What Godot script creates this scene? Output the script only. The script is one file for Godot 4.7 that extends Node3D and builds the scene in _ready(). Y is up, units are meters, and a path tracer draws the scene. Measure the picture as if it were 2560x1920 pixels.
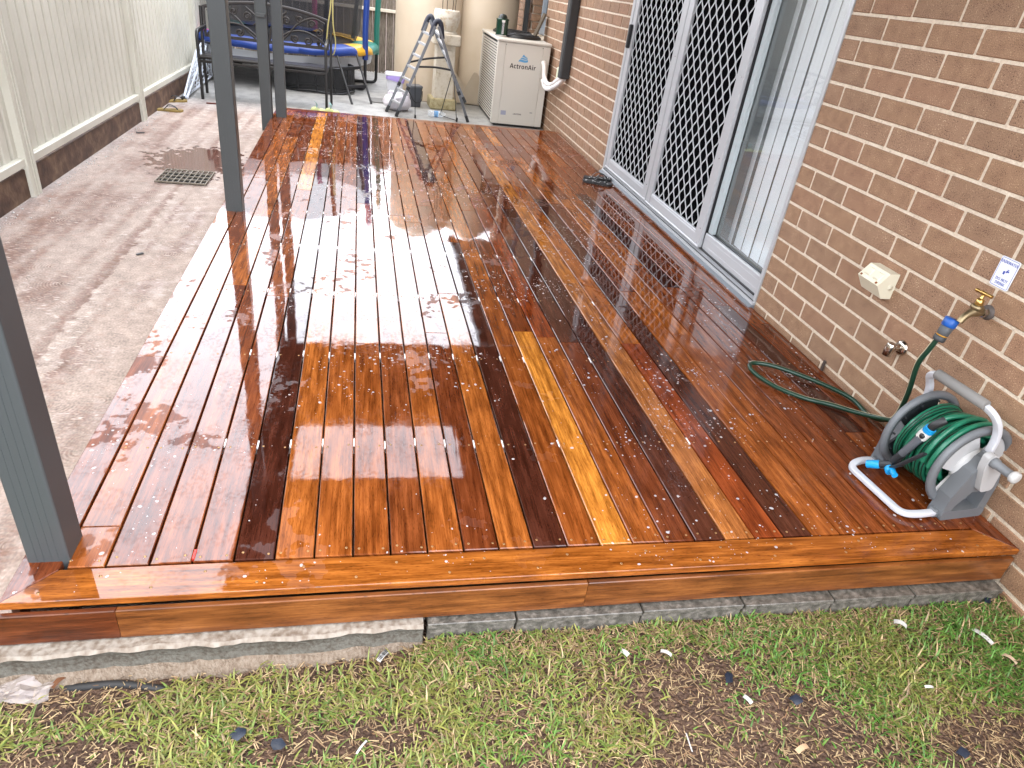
extends Node3D
# ---------------------------------------------------------------- helpers
class MB:
	var st := SurfaceTool.new()
	var grp := 0
	var uv := Vector2.ZERO
	func _init() -> void:
		st.begin(Mesh.PRIMITIVE_TRIANGLES)
	func flat() -> void:
		st.set_smooth_group(-1)
	func smooth() -> void:
		grp += 1
		st.set_smooth_group(grp)
	# a, b, c run counter-clockwise when seen from outside
	func tri(a: Vector3, b: Vector3, c: Vector3) -> void:
		st.add_vertex(a); st.add_vertex(c); st.add_vertex(b)
	func quad(a: Vector3, b: Vector3, c: Vector3, d: Vector3) -> void:
		tri(a, b, c); tri(a, c, d)
	func face(p: Array, centre: Vector3) -> void:
		var n: Vector3 = (p[1] - p[0]).cross(p[2] - p[0])
		var m := Vector3.ZERO
		for q in p: m += q
		m /= p.size()
		if n.dot(m - centre) < 0.0: p.reverse()
		for i in range(1, p.size() - 1): tri(p[0], p[i], p[i + 1])
	func box(c: Vector3, s: Vector3, bev := 0.0, b := Basis.IDENTITY) -> void:
		flat()
		var h := s * 0.5
		bev = minf(bev, minf(h.x, minf(h.y, h.z)) * 0.9)
		if bev <= 0.0:
			for ax in 3:
				for sg in [-1.0, 1.0]:
					var u := (ax + 1) % 3
					var v := (ax + 2) % 3
					var pts := []
					for q in [[-1, -1], [1, -1], [1, 1], [-1, 1]]:
						var p := Vector3.ZERO
						p[ax] = sg * h[ax]; p[u] = q[0] * h[u]; p[v] = q[1] * h[v]
						pts.append(c + b * p)
					face(pts, c)
			return
		var P := {}
		for sx in [-1, 1]:
			for sy in [-1, 1]:
				for sz in [-1, 1]:
					var sgn := Vector3(sx, sy, sz)
					for ax in 3:
						var p := Vector3.ZERO
						for k in 3: p[k] = sgn[k] * (h[k] if k == ax else h[k] - bev)
						P[[sx, sy, sz, ax]] = c + b * p
					face([P[[sx, sy, sz, 0]], P[[sx, sy, sz, 1]], P[[sx, sy, sz, 2]]], c)
		for ax in 3:
			var u := (ax + 1) % 3
			var v := (ax + 2) % 3
			for sg in [-1, 1]:
				var pts := []
				for q in [[-1, -1], [1, -1], [1, 1], [-1, 1]]:
					var k := [0, 0, 0]
					k[ax] = sg; k[u] = q[0]; k[v] = q[1]
					pts.append(P[[k[0], k[1], k[2], ax]])
				face(pts, c)
				for sg2 in [-1, 1]:
					var k1 := [0, 0, 0]
					k1[u] = sg; k1[v] = sg2; k1[ax] = -1
					var k2 := k1.duplicate(); k2[ax] = 1
					face([P[[k1[0], k1[1], k1[2], u]], P[[k2[0], k2[1], k2[2], u]], P[[k2[0], k2[1], k2[2], v]], P[[k1[0], k1[1], k1[2], v]]], c)
	# sweep of a closed 2-D section along points
	func sweep(pts: Array, sec: Array, closed := false, round_ := true, scales := [], up := Vector3.ZERO) -> void:
		var n := pts.size()
		var rings := []
		var side := Vector3.ZERO
		for i in n:
			var t: Vector3
			if closed: t = pts[(i + 1) % n] - pts[(i - 1 + n) % n]
			elif i == 0: t = pts[1] - pts[0]
			elif i == n - 1: t = pts[n - 1] - pts[n - 2]
			else: t = (pts[i + 1] - pts[i]).normalized() + (pts[i] - pts[i - 1]).normalized()
			t = t.normalized()
			if up != Vector3.ZERO: side = up.cross(t).normalized()
			elif i == 0:
				side = (Vector3.UP if absf(t.y) < 0.9 else Vector3.RIGHT).cross(t).normalized()
			else: side = (side - t * side.dot(t)).normalized()
			var o := t.cross(side)
			var k: float = scales[i] if scales.size() else 1.0
			var r := []
			for q in sec: r.append(pts[i] + (side * q.x + o * q.y) * k)
			rings.append(r)
		var m := sec.size()
		if round_: smooth()
		else: flat()
		for i in (n if closed else n - 1):
			var A: Array = rings[i]
			var B: Array = rings[(i + 1) % n]
			for j in m:
				quad(A[j], A[(j + 1) % m], B[(j + 1) % m], B[j])
		if not closed:
			flat()
			for j in range(1, m - 1):
				tri(rings[0][0], rings[0][j + 1], rings[0][j])
				tri(rings[n - 1][0], rings[n - 1][j], rings[n - 1][j + 1])
	func tube(pts: Array, r: float, sides := 8, closed := false, scales := []) -> void:
		var sec := []
		for j in sides: sec.append(Vector2(cos(TAU * j / sides), sin(TAU * j / sides)) * r)
		sweep(pts, sec, closed, true, scales)
	func rod(a: Vector3, b: Vector3, r: float, sides := 8) -> void:
		tube([a, b], r, sides)
	func bar(a: Vector3, b: Vector3, w: float, h: float, up := Vector3.UP) -> void:
		sweep([a, b], [Vector2(-w, -h) / 2, Vector2(w, -h) / 2, Vector2(w, h) / 2, Vector2(-w, h) / 2], false, false, [], up)
	# profile of (radius, height) turned about y of xf; runs upwards on the outside
	func lathe(prof: Array, segs := 24, xf := Transform3D.IDENTITY, sharp := false) -> void:
		smooth()
		for i in prof.size() - 1:
			if sharp: smooth()
			for j in segs:
				var a0 := TAU * j / segs
				var a1 := TAU * (j + 1) / segs
				var q := []
				for e in [[prof[i], a0], [prof[i], a1], [prof[i + 1], a1], [prof[i + 1], a0]]:
					q.append(xf * Vector3(e[0].x * cos(e[1]), e[0].y, -e[0].x * sin(e[1])))
				if prof[i].x > 1e-6: tri(q[0], q[1], q[2])
				if prof[i + 1].x > 1e-6: tri(q[0], q[2], q[3])
	# polygon in the xy plane of xf, extruded along +z
	func prism(poly: Array, depth: float, xf := Transform3D.IDENTITY, round_ := false) -> void:
		var pk := PackedVector2Array(poly)
		if Geometry2D.is_polygon_clockwise(pk):
			pk.reverse()
		var ix := Geometry2D.triangulate_polygon(pk)
		flat()
		for k in range(0, ix.size(), 3):
			var a := pk[ix[k]]; var b := pk[ix[k + 1]]; var c := pk[ix[k + 2]]
			if (b - a).cross(c - a) < 0:
				var t := b; b = c; c = t
			tri(xf * Vector3(a.x, a.y, depth), xf * Vector3(b.x, b.y, depth), xf * Vector3(c.x, c.y, depth))
			tri(xf * Vector3(a.x, a.y, 0), xf * Vector3(c.x, c.y, 0), xf * Vector3(b.x, b.y, 0))
		if round_: smooth()
		for i in pk.size():
			var a := pk[i]; var b := pk[(i + 1) % pk.size()]
			quad(xf * Vector3(a.x, a.y, 0), xf * Vector3(b.x, b.y, 0), xf * Vector3(b.x, b.y, depth), xf * Vector3(a.x, a.y, depth))
	func ball(c: Vector3, s: Vector3, n := 10) -> void:
		var prof := []
		for i in n + 1:
			var a := -PI / 2 + PI * i / n
			prof.append(Vector2(cos(a), sin(a)) if i > 0 and i < n else Vector2(0, sin(a)))
		lathe(prof, n * 2, Transform3D(Basis.from_scale(s), c))
	func done(tangents := false) -> ArrayMesh:
		st.generate_normals()
		if tangents: st.generate_tangents()
		return st.commit()

var used := {}
var rng := RandomNumberGenerator.new()
var M := {}

func numbered(called: String) -> String:
	if not used.has(called):
		used[called] = 0
		return called
	used[called] += 1
	return "%s_%03d" % [called, used[called]]

func tag(o: Node, label: String, category := "", group := "", kind := "") -> void:
	if label != "": o.set_meta("label", label)
	if category != "": o.set_meta("category", category)
	if group != "": o.set_meta("group", group)
	if kind != "": o.set_meta("kind", kind)

func base(called: String, label: String, category: String, at := Vector3.ZERO, group := "", turn := 0.0) -> Node3D:
	var o := Node3D.new()
	o.name = numbered(called)
	add_child(o, true)
	o.position = at
	o.rotation.y = turn
	tag(o, label, category, group)
	return o

# commits a builder (or takes a mesh) as one named mesh under parent
func obj(called: String, m, material: Material, parent: Node = null) -> MeshInstance3D:
	var mi := MeshInstance3D.new()
	mi.mesh = m.done() if m is MB else m
	mi.material_override = material
	mi.name = numbered(called) if parent == null else called
	(self if parent == null else parent).add_child(mi, true)
	return mi

func structure(called: String, m, material: Material) -> MeshInstance3D:
	var o := obj(called, m, material)
	o.set_meta("kind", "structure")
	return o

func boxed(called: String, c: Vector3, s: Vector3, material: Material, parent: Node = null, bev := 0.003, b := Basis.IDENTITY) -> MeshInstance3D:
	var mb := MB.new()
	mb.box(c, s, bev, b)
	return obj(called, mb, material, parent)

func V(x: float, y: float, z: float) -> Vector3:
	return Vector3(x, y, z)

func col(r: float, g: float, b: float) -> Color:
	return Color(r, g, b).linear_to_srgb()

func plain(r: float, g: float, b: float, rough := 0.6, metal := 0.0) -> StandardMaterial3D:
	var m := StandardMaterial3D.new()
	m.albedo_color = col(r, g, b)
	m.roughness = rough
	m.metallic = metal
	return m

func fn(sd: int, f: float, oct := 3, type := FastNoiseLite.TYPE_SIMPLEX_SMOOTH) -> FastNoiseLite:
	var n := FastNoiseLite.new()
	n.seed = sd
	n.noise_type = type
	n.frequency = f
	n.fractal_type = FastNoiseLite.FRACTAL_FBM if oct > 1 else FastNoiseLite.FRACTAL_NONE
	n.fractal_octaves = oct
	return n

func nbytes(n: FastNoiseLite, w: int, h: int, stretch_x := 1, stretch_y := 1, seamless := true) -> PackedByteArray:
	var im: Image
	if seamless: im = n.get_seamless_image(w / stretch_x, h / stretch_y)
	else: im = n.get_image(w / stretch_x, h / stretch_y)
	im.convert(Image.FORMAT_L8)
	if stretch_x > 1 or stretch_y > 1: im.resize(w, h, Image.INTERPOLATE_CUBIC)
	return im.get_data()

func rgbtex(w: int, h: int, d: PackedByteArray) -> ImageTexture:
	return ImageTexture.create_from_image(Image.create_from_data(w, h, false, Image.FORMAT_RGB8, d))

func ltex(w: int, h: int, d: PackedByteArray) -> ImageTexture:
	return ImageTexture.create_from_image(Image.create_from_data(w, h, false, Image.FORMAT_L8, d))

# a texture from a mix of noises through a ramp of sRGB colours; stops: [[at, Color], ...]
func ramp_tex(w: int, parts: Array, stops: Array) -> ImageTexture:
	var lut := []
	var g := Gradient.new()
	g.offsets = PackedFloat32Array(stops.map(func(s): return s[0]))
	g.colors = PackedColorArray(stops.map(func(s): return s[1]))
	for i in 256: lut.append(g.sample(i / 255.0))
	var src := []
	for p in parts: src.append(nbytes(p[0], w, w))
	var d := PackedByteArray()
	d.resize(w * w * 3)
	for i in w * w:
		var v := 0.0
		for k in parts.size(): v += src[k][i] * float(parts[k][1])
		var c: Color = lut[clampi(int(v), 0, 255)]
		d[i * 3] = c.r8; d[i * 3 + 1] = c.g8; d[i * 3 + 2] = c.b8
	return rgbtex(w, w, d)

func noisy(m: StandardMaterial3D, tex: Texture2D, scale: float, bump: Texture2D = null, bscale := 0.1, world := true) -> StandardMaterial3D:
	m.albedo_texture = tex
	m.uv1_triplanar = true
	m.uv1_world_triplanar = world
	m.uv1_scale = Vector3.ONE * scale
	if bump:
		m.heightmap_enabled = true
		m.heightmap_texture = bump
		m.heightmap_scale = bscale
	return m

# a smooth line through points (Catmull-Rom)
func curve(pts: Array, per := 6, closed := false) -> Array:
	var out := []
	var n := pts.size()
	for i in (n if closed else n - 1):
		var a = pts[(i - 1 + n) % n] if closed or i > 0 else pts[0]
		var b = pts[i]
		var c = pts[(i + 1) % n]
		var d = pts[(i + 2) % n] if closed or i + 2 < n else pts[n - 1]
		for k in per: out.append(b.cubic_interpolate(c, a, d, float(k) / per))
	if not closed: out.append(pts[n - 1])
	return out

# straight runs joined by rounded corners of radius r
func rounded(pts: Array, r: float, per := 5, closed := false) -> Array:
	var out := []
	var n := pts.size()
	for i in n:
		if not closed and (i == 0 or i == n - 1):
			out.append(pts[i])
			continue
		var p = pts[i]
		var a = pts[(i - 1 + n) % n]
		var b = pts[(i + 1) % n]
		var k: float = minf(r, minf((a - p).length(), (b - p).length()) * 0.48)
		var s = p + (a - p).normalized() * k
		var e = p + (b - p).normalized() * k
		for j in per + 1:
			var t := float(j) / per
			out.append(s.lerp(p, t).lerp(p.lerp(e, t), t))
	return out

func rrect(w: float, h: float, r: float, per := 4) -> Array:
	return rounded([Vector2(-w, -h) / 2, Vector2(w, -h) / 2, Vector2(w, h) / 2, Vector2(-w, h) / 2], r, per, true)

func text(called: String, s: String, size: float, m: Material, parent: Node, xf: Transform3D, bold := false, depth := 0.0008) -> MeshInstance3D:
	var t := TextMesh.new()
	var f := SystemFont.new()
	f.font_names = PackedStringArray(["Droid Sans"])
	if bold: f.font_weight = 700
	t.font = f
	t.text = s
	t.font_size = 64
	t.pixel_size = size / 64.0
	t.depth = depth
	t.curve_step = 2.0
	var o := obj(called, t, m, parent)
	o.transform = xf
	return o
# ---------------------------------------------------------------- surfaces
const DX0 := -2.82
const DXS := 2.86
const DZ0 := 0.06
const DZS := 6.1
const CX0 := -3.9
const CXS := 1.32
const CZ0 := 0.15
const CZS := 6.75

func wood_grain() -> ImageTexture:
	var w := 512
	var h := 1024
	var a := nbytes(fn(11, 0.07, 3), w, h, 1, 16)
	var b := nbytes(fn(12, 0.2, 2), w, h, 1, 8)
	var c := nbytes(fn(13, 0.4, 1), w, h, 1, 4)
	var e := nbytes(fn(14, 0.02, 3), w, h, 1, 2)
	var d := PackedByteArray()
	d.resize(w * h * 3)
	for i in w * h:
		var v := 0.78 + (a[i] - 128) * 0.0009 + (b[i] - 128) * 0.0007 + (e[i] - 128) * 0.0015
		if c[i] < 66: v -= (66 - c[i]) * 0.006
		elif c[i] > 205: v += (c[i] - 205) * 0.003
		v = clampf(v, 0.12, 1.0)
		d[i * 3] = int(255.0 * v)
		d[i * 3 + 1] = int(255.0 * v * (0.76 + 0.24 * v))
		d[i * 3 + 2] = int(255.0 * v * (0.62 + 0.38 * v))
	return rgbtex(w, h, d)

func wet_maps() -> Array:
	var w := 1024
	var h := 2048
	var big := nbytes(fn(21, 0.007, 3), w, h, 1, 1, false)
	var mid := nbytes(fn(22, 0.05, 3), w, h, 1, 1, false)
	var n1 := nbytes(fn(23, 0.022, 2), w, h, 1, 1, false)
	var n2 := nbytes(fn(24, 0.022, 2), w, h, 1, 1, false)
	var f1 := nbytes(fn(25, 0.16, 2), w, h, 1, 1, false)
	var f2 := nbytes(fn(26, 0.16, 2), w, h, 1, 1, false)
	var rough := PackedByteArray()
	rough.resize(w * h)
	var film := PackedByteArray()
	film.resize(w * h)
	var nor := PackedByteArray()
	nor.resize(w * h * 3)
	var k := 0
	for j in h:
		var z := DZ0 - DZS * j / h
		var near := clampf((z + 1.5) / 1.1, 0.0, 1.0)
		var edge := clampf((z + 1.6) / 1.2, 0.0, 1.0)
		for i in w:
			var x := DX0 + DXS * i / w
			var f := big[k] * 0.0027 + mid[k] * 0.0012
			var sat := near * clampf((x + 1.55) / 0.8, 0.0, 1.0)
			var bias := 0.17 * edge * clampf((-2.46 - x) / 0.16, 0.0, 1.0) - 0.085
			var dry := clampf((f + bias - 0.62) / 0.02, 0.0, 1.0)
			var bead := clampf(1.0 - absf(f + bias - 0.585) / 0.075, 0.0, 1.0)
			var r := 0.022 + 0.11 * sat + bead * 0.015
			r += (0.36 - r) * dry
			# beaded water: the film breaks up into spots
			var spots := clampf((n2[k] - 118) * 0.03, 0.0, 1.0) * clampf((f1[k] - 128) * 0.06, 0.0, 1.0)
			spots = maxf(spots, bead * bead * clampf((f2[k] - 120) * 0.06, 0.0, 1.0)) * (1.0 - dry) * 0.42
			r += (0.22 - r) * spots
			rough[k] = int(r * 255.0)
			film[k] = int(255.0 * (1.0 - dry) * (1.0 - spots) * (1.0 - 0.5 * sat) * (1.0 - 0.85 * clampf((x + 1.4) / 0.5, 0.0, 1.0)) * (1.0 - 0.7 * clampf((-3.0 - z) / 1.2, 0.0, 1.0)))
			var g := 0.1 + 0.2 * sat
			var q := bead * bead * 0.45
			nor[k * 3] = clampi(int(128.0 + (n1[k] - 128) * g + (f1[k] - 128) * q), 0, 255)
			nor[k * 3 + 1] = clampi(int(128.0 + (n2[k] - 128) * g + (f2[k] - 128) * q), 0, 255)
			nor[k * 3 + 2] = 255
			k += 1
	return [ltex(w, h, rough), rgbtex(w, h, nor), ltex(w, h, film)]

func concrete_maps() -> Array:
	var w := 512
	var h := 2048
	var big := nbytes(fn(31, 0.006, 4), w, h, 1, 1, false)
	var mid := nbytes(fn(32, 0.03, 4), w, h, 1, 1, false)
	var fine := nbytes(fn(33, 0.25, 2), w, h, 1, 1, false)
	var lane := nbytes(fn(34, 0.018, 2), w, h, 1, 16, false)
	var brush := nbytes(fn(35, 0.16, 3), w, h, 4, 1, false)
	var d := PackedByteArray()
	d.resize(w * h * 3)
	var rough := PackedByteArray()
	rough.resize(w * h)
	var hgt := PackedByteArray()
	hgt.resize(w * h)
	var k := 0
	for i in w * h: hgt[i] = 100 + fine[i] / 8 + mid[i] / 6
	var r2 := RandomNumberGenerator.new()
	r2.seed = 77
	for s in 420:
		var cx := r2.randi_range(0, w)
		var cy := r2.randi_range(0, h)
		var rad := r2.randf_range(18, 60)
		var a0 := r2.randf_range(0, TAU)
		var wl := r2.randf_range(3.4, 5.2)
		for y in range(maxi(0, cy - int(rad)), mini(h, cy + int(rad))):
			for x in range(maxi(0, cx - int(rad)), mini(w, cx + int(rad))):
				var dx := float(x - cx)
				var dy := (y - cy) * 1.25
				var rr := sqrt(dx * dx + dy * dy)
				if rr > rad or rr < 5: continue
				var ang := absf(wrapf(atan2(dy, dx) - a0, -PI, PI))
				if ang > 1.3: continue
				var t := y * w + x
				hgt[t] = clampi(hgt[t] + int(46.0 * sin(rr * TAU / wl) * (1.0 - ang / 1.3) * (1.0 - rr / rad)), 0, 255)
	for j in h:
		var z := CZ0 - CZS * j / h
		var far := clampf((-z - 5.9) / 0.8, 0.0, 1.0)
		for i in w:
			var x := CX0 + CXS * i / w
			# the cleaner lanes that run along the slab between dirty edges
			var ln := lane[k] / 255.0
			var t := big[k] * 0.0022 + mid[k] * 0.0016 + (ln - 0.5) * 0.55
			t += (brush[k] - 128) * 0.0022 + (fine[k] - 128) * 0.0009 - (hgt[k] - 128) * 0.006
			# a scrubbed lane with dirty edges runs along the slab
			var lx := x + 3.045 + (mid[k] - 128) * 0.0002 + 0.01 * sin(z * 1.3)
			if absf(lx) < 0.035: t -= 0.25
			t += 0.3 * clampf(1.0 - absf(lx + 0.055) / 0.035, 0.0, 1.0) + 0.12 * clampf(1.0 - absf(lx - 0.05) / 0.03, 0.0, 1.0)
			t += 0.1 * clampf((-3.2 - x) / 0.2, 0.0, 1.0) * clampf((x + 3.75) / 0.1, 0.0, 1.0)
			var stain := clampf((t - 0.36) * 2.5, 0.0, 1.0)
			var dx := (x + 3.12) / 0.36
			var dz := (z + 4.12) / 0.42
			var pd := dx * dx + dz * dz + (mid[k] - 128) * 0.007 + (big[k] - 128) * 0.003
			var pud := clampf((1.05 - pd) * 3.0, 0.0, 1.0)
			var wall := clampf((-3.66 - x) / 0.12 - mid[k] * 0.002, 0.0, 1.0) * 0.4
			var c := Vector3(0.345, 0.268, 0.222).lerp(Vector3(0.165, 0.085, 0.058), stain * 0.9)
			c = c.lerp(Vector3(0.10, 0.03, 0.018), pud * 0.9)
			c = c.lerp(Vector3(0.36, 0.35, 0.335), maxf(far, wall))
			var sp := 1.0 + (fine[k] - 128) * 0.0022 + (mid[k] - 128) * 0.0012
			sp += (brush[k] - 128) * 0.0014 + (hgt[k] - 128) * 0.004
			if fine[k] > 222: sp += 0.5
			c *= sp
			d[k * 3] = int(255.0 * pow(clampf(c.x, 0, 1), 0.4545))
			d[k * 3 + 1] = int(255.0 * pow(clampf(c.y, 0, 1), 0.4545))
			d[k * 3 + 2] = int(255.0 * pow(clampf(c.z, 0, 1), 0.4545))
			var wet := clampf((1.25 - pd) * 2.0, 0.0, 1.0)
			var damp := clampf((mid[k] - 120) * 0.012 + (big[k] - 140) * 0.01, 0.0, 1.0)
			rough[k] = int(255.0 * lerpf(lerpf(0.75, 0.42, damp), 0.05, pud))
			var white := clampf((brush[k] - 168) * 0.02, 0.0, 1.0) * clampf((big[k] - 120) * 0.03, 0.0, 1.0) * (1.0 - pud)
			for q in 3: d[k * 3 + q] = int(lerpf(d[k * 3 + q], [205.0, 196.0, 188.0][q], white * 0.8))
			hgt[k] = int(lerpf(hgt[k], 110, maxf(wet, far * 0.7)))
			k += 1
	return [rgbtex(w, h, d), ltex(w, h, rough), ltex(w, h, hgt)]

const TONES := {
	"O": [0.41, 0.125, 0.026], "M": [0.25, 0.068, 0.02], "D": [0.092, 0.027, 0.015], "Y": [0.70, 0.27, 0.045],
	"T": [0.50, 0.19, 0.05], "R": [0.36, 0.08, 0.018], "P": [0.085, 0.021, 0.03], "G": [0.43, 0.142, 0.024]}

func make_materials() -> void:
	var grain := wood_grain()
	var wet := wet_maps()
	for t in TONES:
		for v in 3:
			var k: float = [1.0, 0.86, 1.13][v]
			var m := plain(TONES[t][0] * k, TONES[t][1] * k * [1.0, 0.96, 1.05][v], TONES[t][2] * k, 1.0)
			m.detail_enabled = true
			m.detail_blend_mode = BaseMaterial3D.BLEND_MODE_MUL
			m.detail_albedo = grain
			m.detail_uv_layer = BaseMaterial3D.DETAIL_UV_2
			m.roughness_texture = wet[0]
			m.normal_enabled = true
			m.normal_texture = wet[1]
			m.normal_scale = 0.05
			m.metallic_specular = 0.36
			m.clearcoat_enabled = true
			m.clearcoat = 0.52
			m.clearcoat_roughness = 0.025
			m.clearcoat_texture = wet[2]
			M[t + str(v)] = m
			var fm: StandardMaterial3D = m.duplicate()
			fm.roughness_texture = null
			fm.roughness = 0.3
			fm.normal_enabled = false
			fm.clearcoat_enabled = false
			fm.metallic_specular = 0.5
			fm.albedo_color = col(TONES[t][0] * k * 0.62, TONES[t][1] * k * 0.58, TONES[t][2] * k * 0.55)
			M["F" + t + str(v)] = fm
	# bricks
	var bump := ltex(512, 512, nbytes(fn(44, 0.09, 4), 512, 512))
	M.bump = bump
	var fine := fn(41, 0.16, 3)
	var dots := fn(42, 0.22, 1)
	var soft := fn(43, 0.012, 3)
	for v in 4:
		var tint: Color = [Color(1, 1, 1), Color(0.965, 0.965, 0.96), Color(1.0, 0.975, 0.965), Color(1.0, 0.99, 0.97)][v]
		var tex := ramp_tex(512, [[fine, 0.34], [dots, 0.46], [soft, 0.2]] if v == 0 else [[fine, 0.34], [fn(50 + v, 0.22, 1), 0.46], [soft, 0.2]], [
			[0.0, Color(0.22, 0.15, 0.11)], [0.25, Color(0.34, 0.24, 0.185)], [0.33, Color(0.575, 0.445, 0.35)], [0.52, Color(0.62, 0.485, 0.385)], [0.70, Color(0.665, 0.535, 0.43)], [0.765, Color(0.84, 0.73, 0.60)], [1.0, Color(0.88, 0.79, 0.66)]])
		var m := plain(1, 1, 1, 0.85)
		m.albedo_color = tint * Color(0.915, 0.915, 0.905)
		M["brick%d" % v] = noisy(m, tex, 1.75 + 0.23 * v, bump, 0.12)
	var mt := ramp_tex(256, [[fn(61, 0.08, 4), 0.6], [fn(62, 0.02, 3), 0.4]], [[0.0, Color(0.66, 0.59, 0.51)], [0.4, Color(0.81, 0.745, 0.66)], [1.0, Color(0.88, 0.83, 0.75)]])
	M.mortar = noisy(plain(1, 1, 1, 0.9), mt, 3.0, bump, 0.3)
	var gt := ramp_tex(512, [[fn(63, 0.1, 4), 0.5], [fn(64, 0.012, 4), 0.5]], [[0.0, Color(0.42, 0.41, 0.40)], [0.5, Color(0.60, 0.595, 0.58)], [1.0, Color(0.68, 0.67, 0.65)]])
	M.slab = noisy(plain(1, 1, 1, 0.55), gt, 0.9, bump, 0.1)
	var chalk := ramp_tex(512, [[fn(65, 0.05, 4), 0.6], [fn(66, 0.012, 4), 0.4]], [[0.0, Color(0.34, 0.27, 0.21)], [0.35, Color(0.55, 0.50, 0.45)], [0.55, Color(0.66, 0.63, 0.59)], [1.0, Color(0.76, 0.74, 0.71)]])
	M.chalk = noisy(plain(0.72, 0.70, 0.68, 0.85), chalk, 1.6, bump, 0.18)
	M.greyedge = noisy(plain(0.26, 0.265, 0.25, 0.8), chalk, 2.6, bump, 0.25)
	M.rubble = noisy(plain(0.5, 0.43, 0.37, 0.85), chalk, 3.3, bump, 0.5)
	var sl := ramp_tex(256, [[fn(67, 0.06, 4), 0.7], [fn(68, 0.02, 3), 0.3]], [[0.0, Color(0.20, 0.19, 0.175)], [0.5, Color(0.36, 0.345, 0.32)], [1.0, Color(0.55, 0.52, 0.49)]])
	M.slate = noisy(plain(1, 1, 1, 0.4), sl, 2.5, bump, 0.15)
	var so := ramp_tex(512, [[fn(69, 0.07, 4), 0.6], [fn(70, 0.014, 3), 0.4]], [[0.0, Color(0.17, 0.115, 0.085)], [0.5, Color(0.31, 0.225, 0.17)], [0.85, Color(0.42, 0.325, 0.25)], [1.0, Color(0.52, 0.42, 0.33)]])
	M.soil = noisy(plain(1, 1, 1, 0.8), so, 1.7, bump, 1.4)
	var pl := ramp_tex(512, [[fn(71, 0.02, 5), 0.6], [fn(72, 0.006, 3), 0.4]], [[0.0, Color(0.17, 0.11, 0.08)], [0.45, Color(0.31, 0.22, 0.165)], [0.75, Color(0.42, 0.33, 0.25)], [1.0, Color(0.58, 0.54, 0.46)]])
	M.plinth = noisy(plain(1, 1, 1, 0.8), pl, 0.8, bump, 0.15)
	var cr := ramp_tex(256, [[fn(73, 0.02, 4), 0.5], [fn(74, 0.006, 3), 0.5]], [[0.0, Color(0.69, 0.675, 0.615)], [0.5, Color(0.75, 0.735, 0.68)], [1.0, Color(0.78, 0.765, 0.71)]])
	M.cream = noisy(plain(1, 1, 1, 0.4), cr, 0.5)
	var pw := ramp_tex(512, [[fn(75, 0.03, 4), 0.6], [fn(76, 0.1, 2), 0.4]], [[0.0, Color(0.24, 0.215, 0.19)], [0.5, Color(0.43, 0.395, 0.355)], [1.0, Color(0.58, 0.545, 0.50)]])
	M.paling = noisy(plain(1, 1, 1, 0.85), pw, 1.0)
	M.paling.uv1_scale = V(3.0, 0.45, 3.0)
	var tk := ramp_tex(256, [[fn(77, 0.01, 4), 0.6], [fn(78, 0.03, 3), 0.4]], [[0.0, Color(0.70, 0.63, 0.535)], [0.5, Color(0.755, 0.69, 0.60)], [1.0, Color(0.78, 0.72, 0.635)]])
	M.tank = noisy(plain(1, 1, 1, 0.45), tk, 0.5)
	M.post = plain(0.055, 0.062, 0.064, 0.4)
	M.postdark = plain(0.03, 0.032, 0.033, 0.45)
	M.alu = plain(0.46, 0.47, 0.48, 0.38, 0.25)
	M.alu2 = plain(0.47, 0.475, 0.485, 0.35, 0.2)
	M.mesh = plain(0.49, 0.50, 0.51, 0.4)
	M.black = plain(0.012, 0.012, 0.013, 0.4)
	M.rubber = plain(0.02, 0.02, 0.021, 0.65)
	M.white = plain(0.72, 0.72, 0.70, 0.5)
	M.steel = plain(0.55, 0.55, 0.55, 0.25, 1.0)
	M.brass = plain(0.55, 0.36, 0.12, 0.28, 1.0)
	M.oldbrass = plain(0.27, 0.21, 0.12, 0.4, 0.9)
	M.chrome = plain(0.55, 0.50, 0.44, 0.16, 1.0)
	var g := plain(0.75, 0.85, 0.85, 0.02)
	g.albedo_color.a = 0.06
	g.transparency = BaseMaterial3D.TRANSPARENCY_ALPHA
	M.glass = g
# ---------------------------------------------------------------- deck
func gap_x(i: int, z: float) -> float:
	return -2.489 + 0.0922 * i + (0.0153 + 0.00017 * i) * z

func front_z(x: float) -> float:
	return 0.002 - 0.0065 * x

func far_z(x: float) -> float:
	return -5.833 - 0.062 * (x + 0.6) if x > -1.2 else -5.796 - 0.03 * (x + 1.2)

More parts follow.
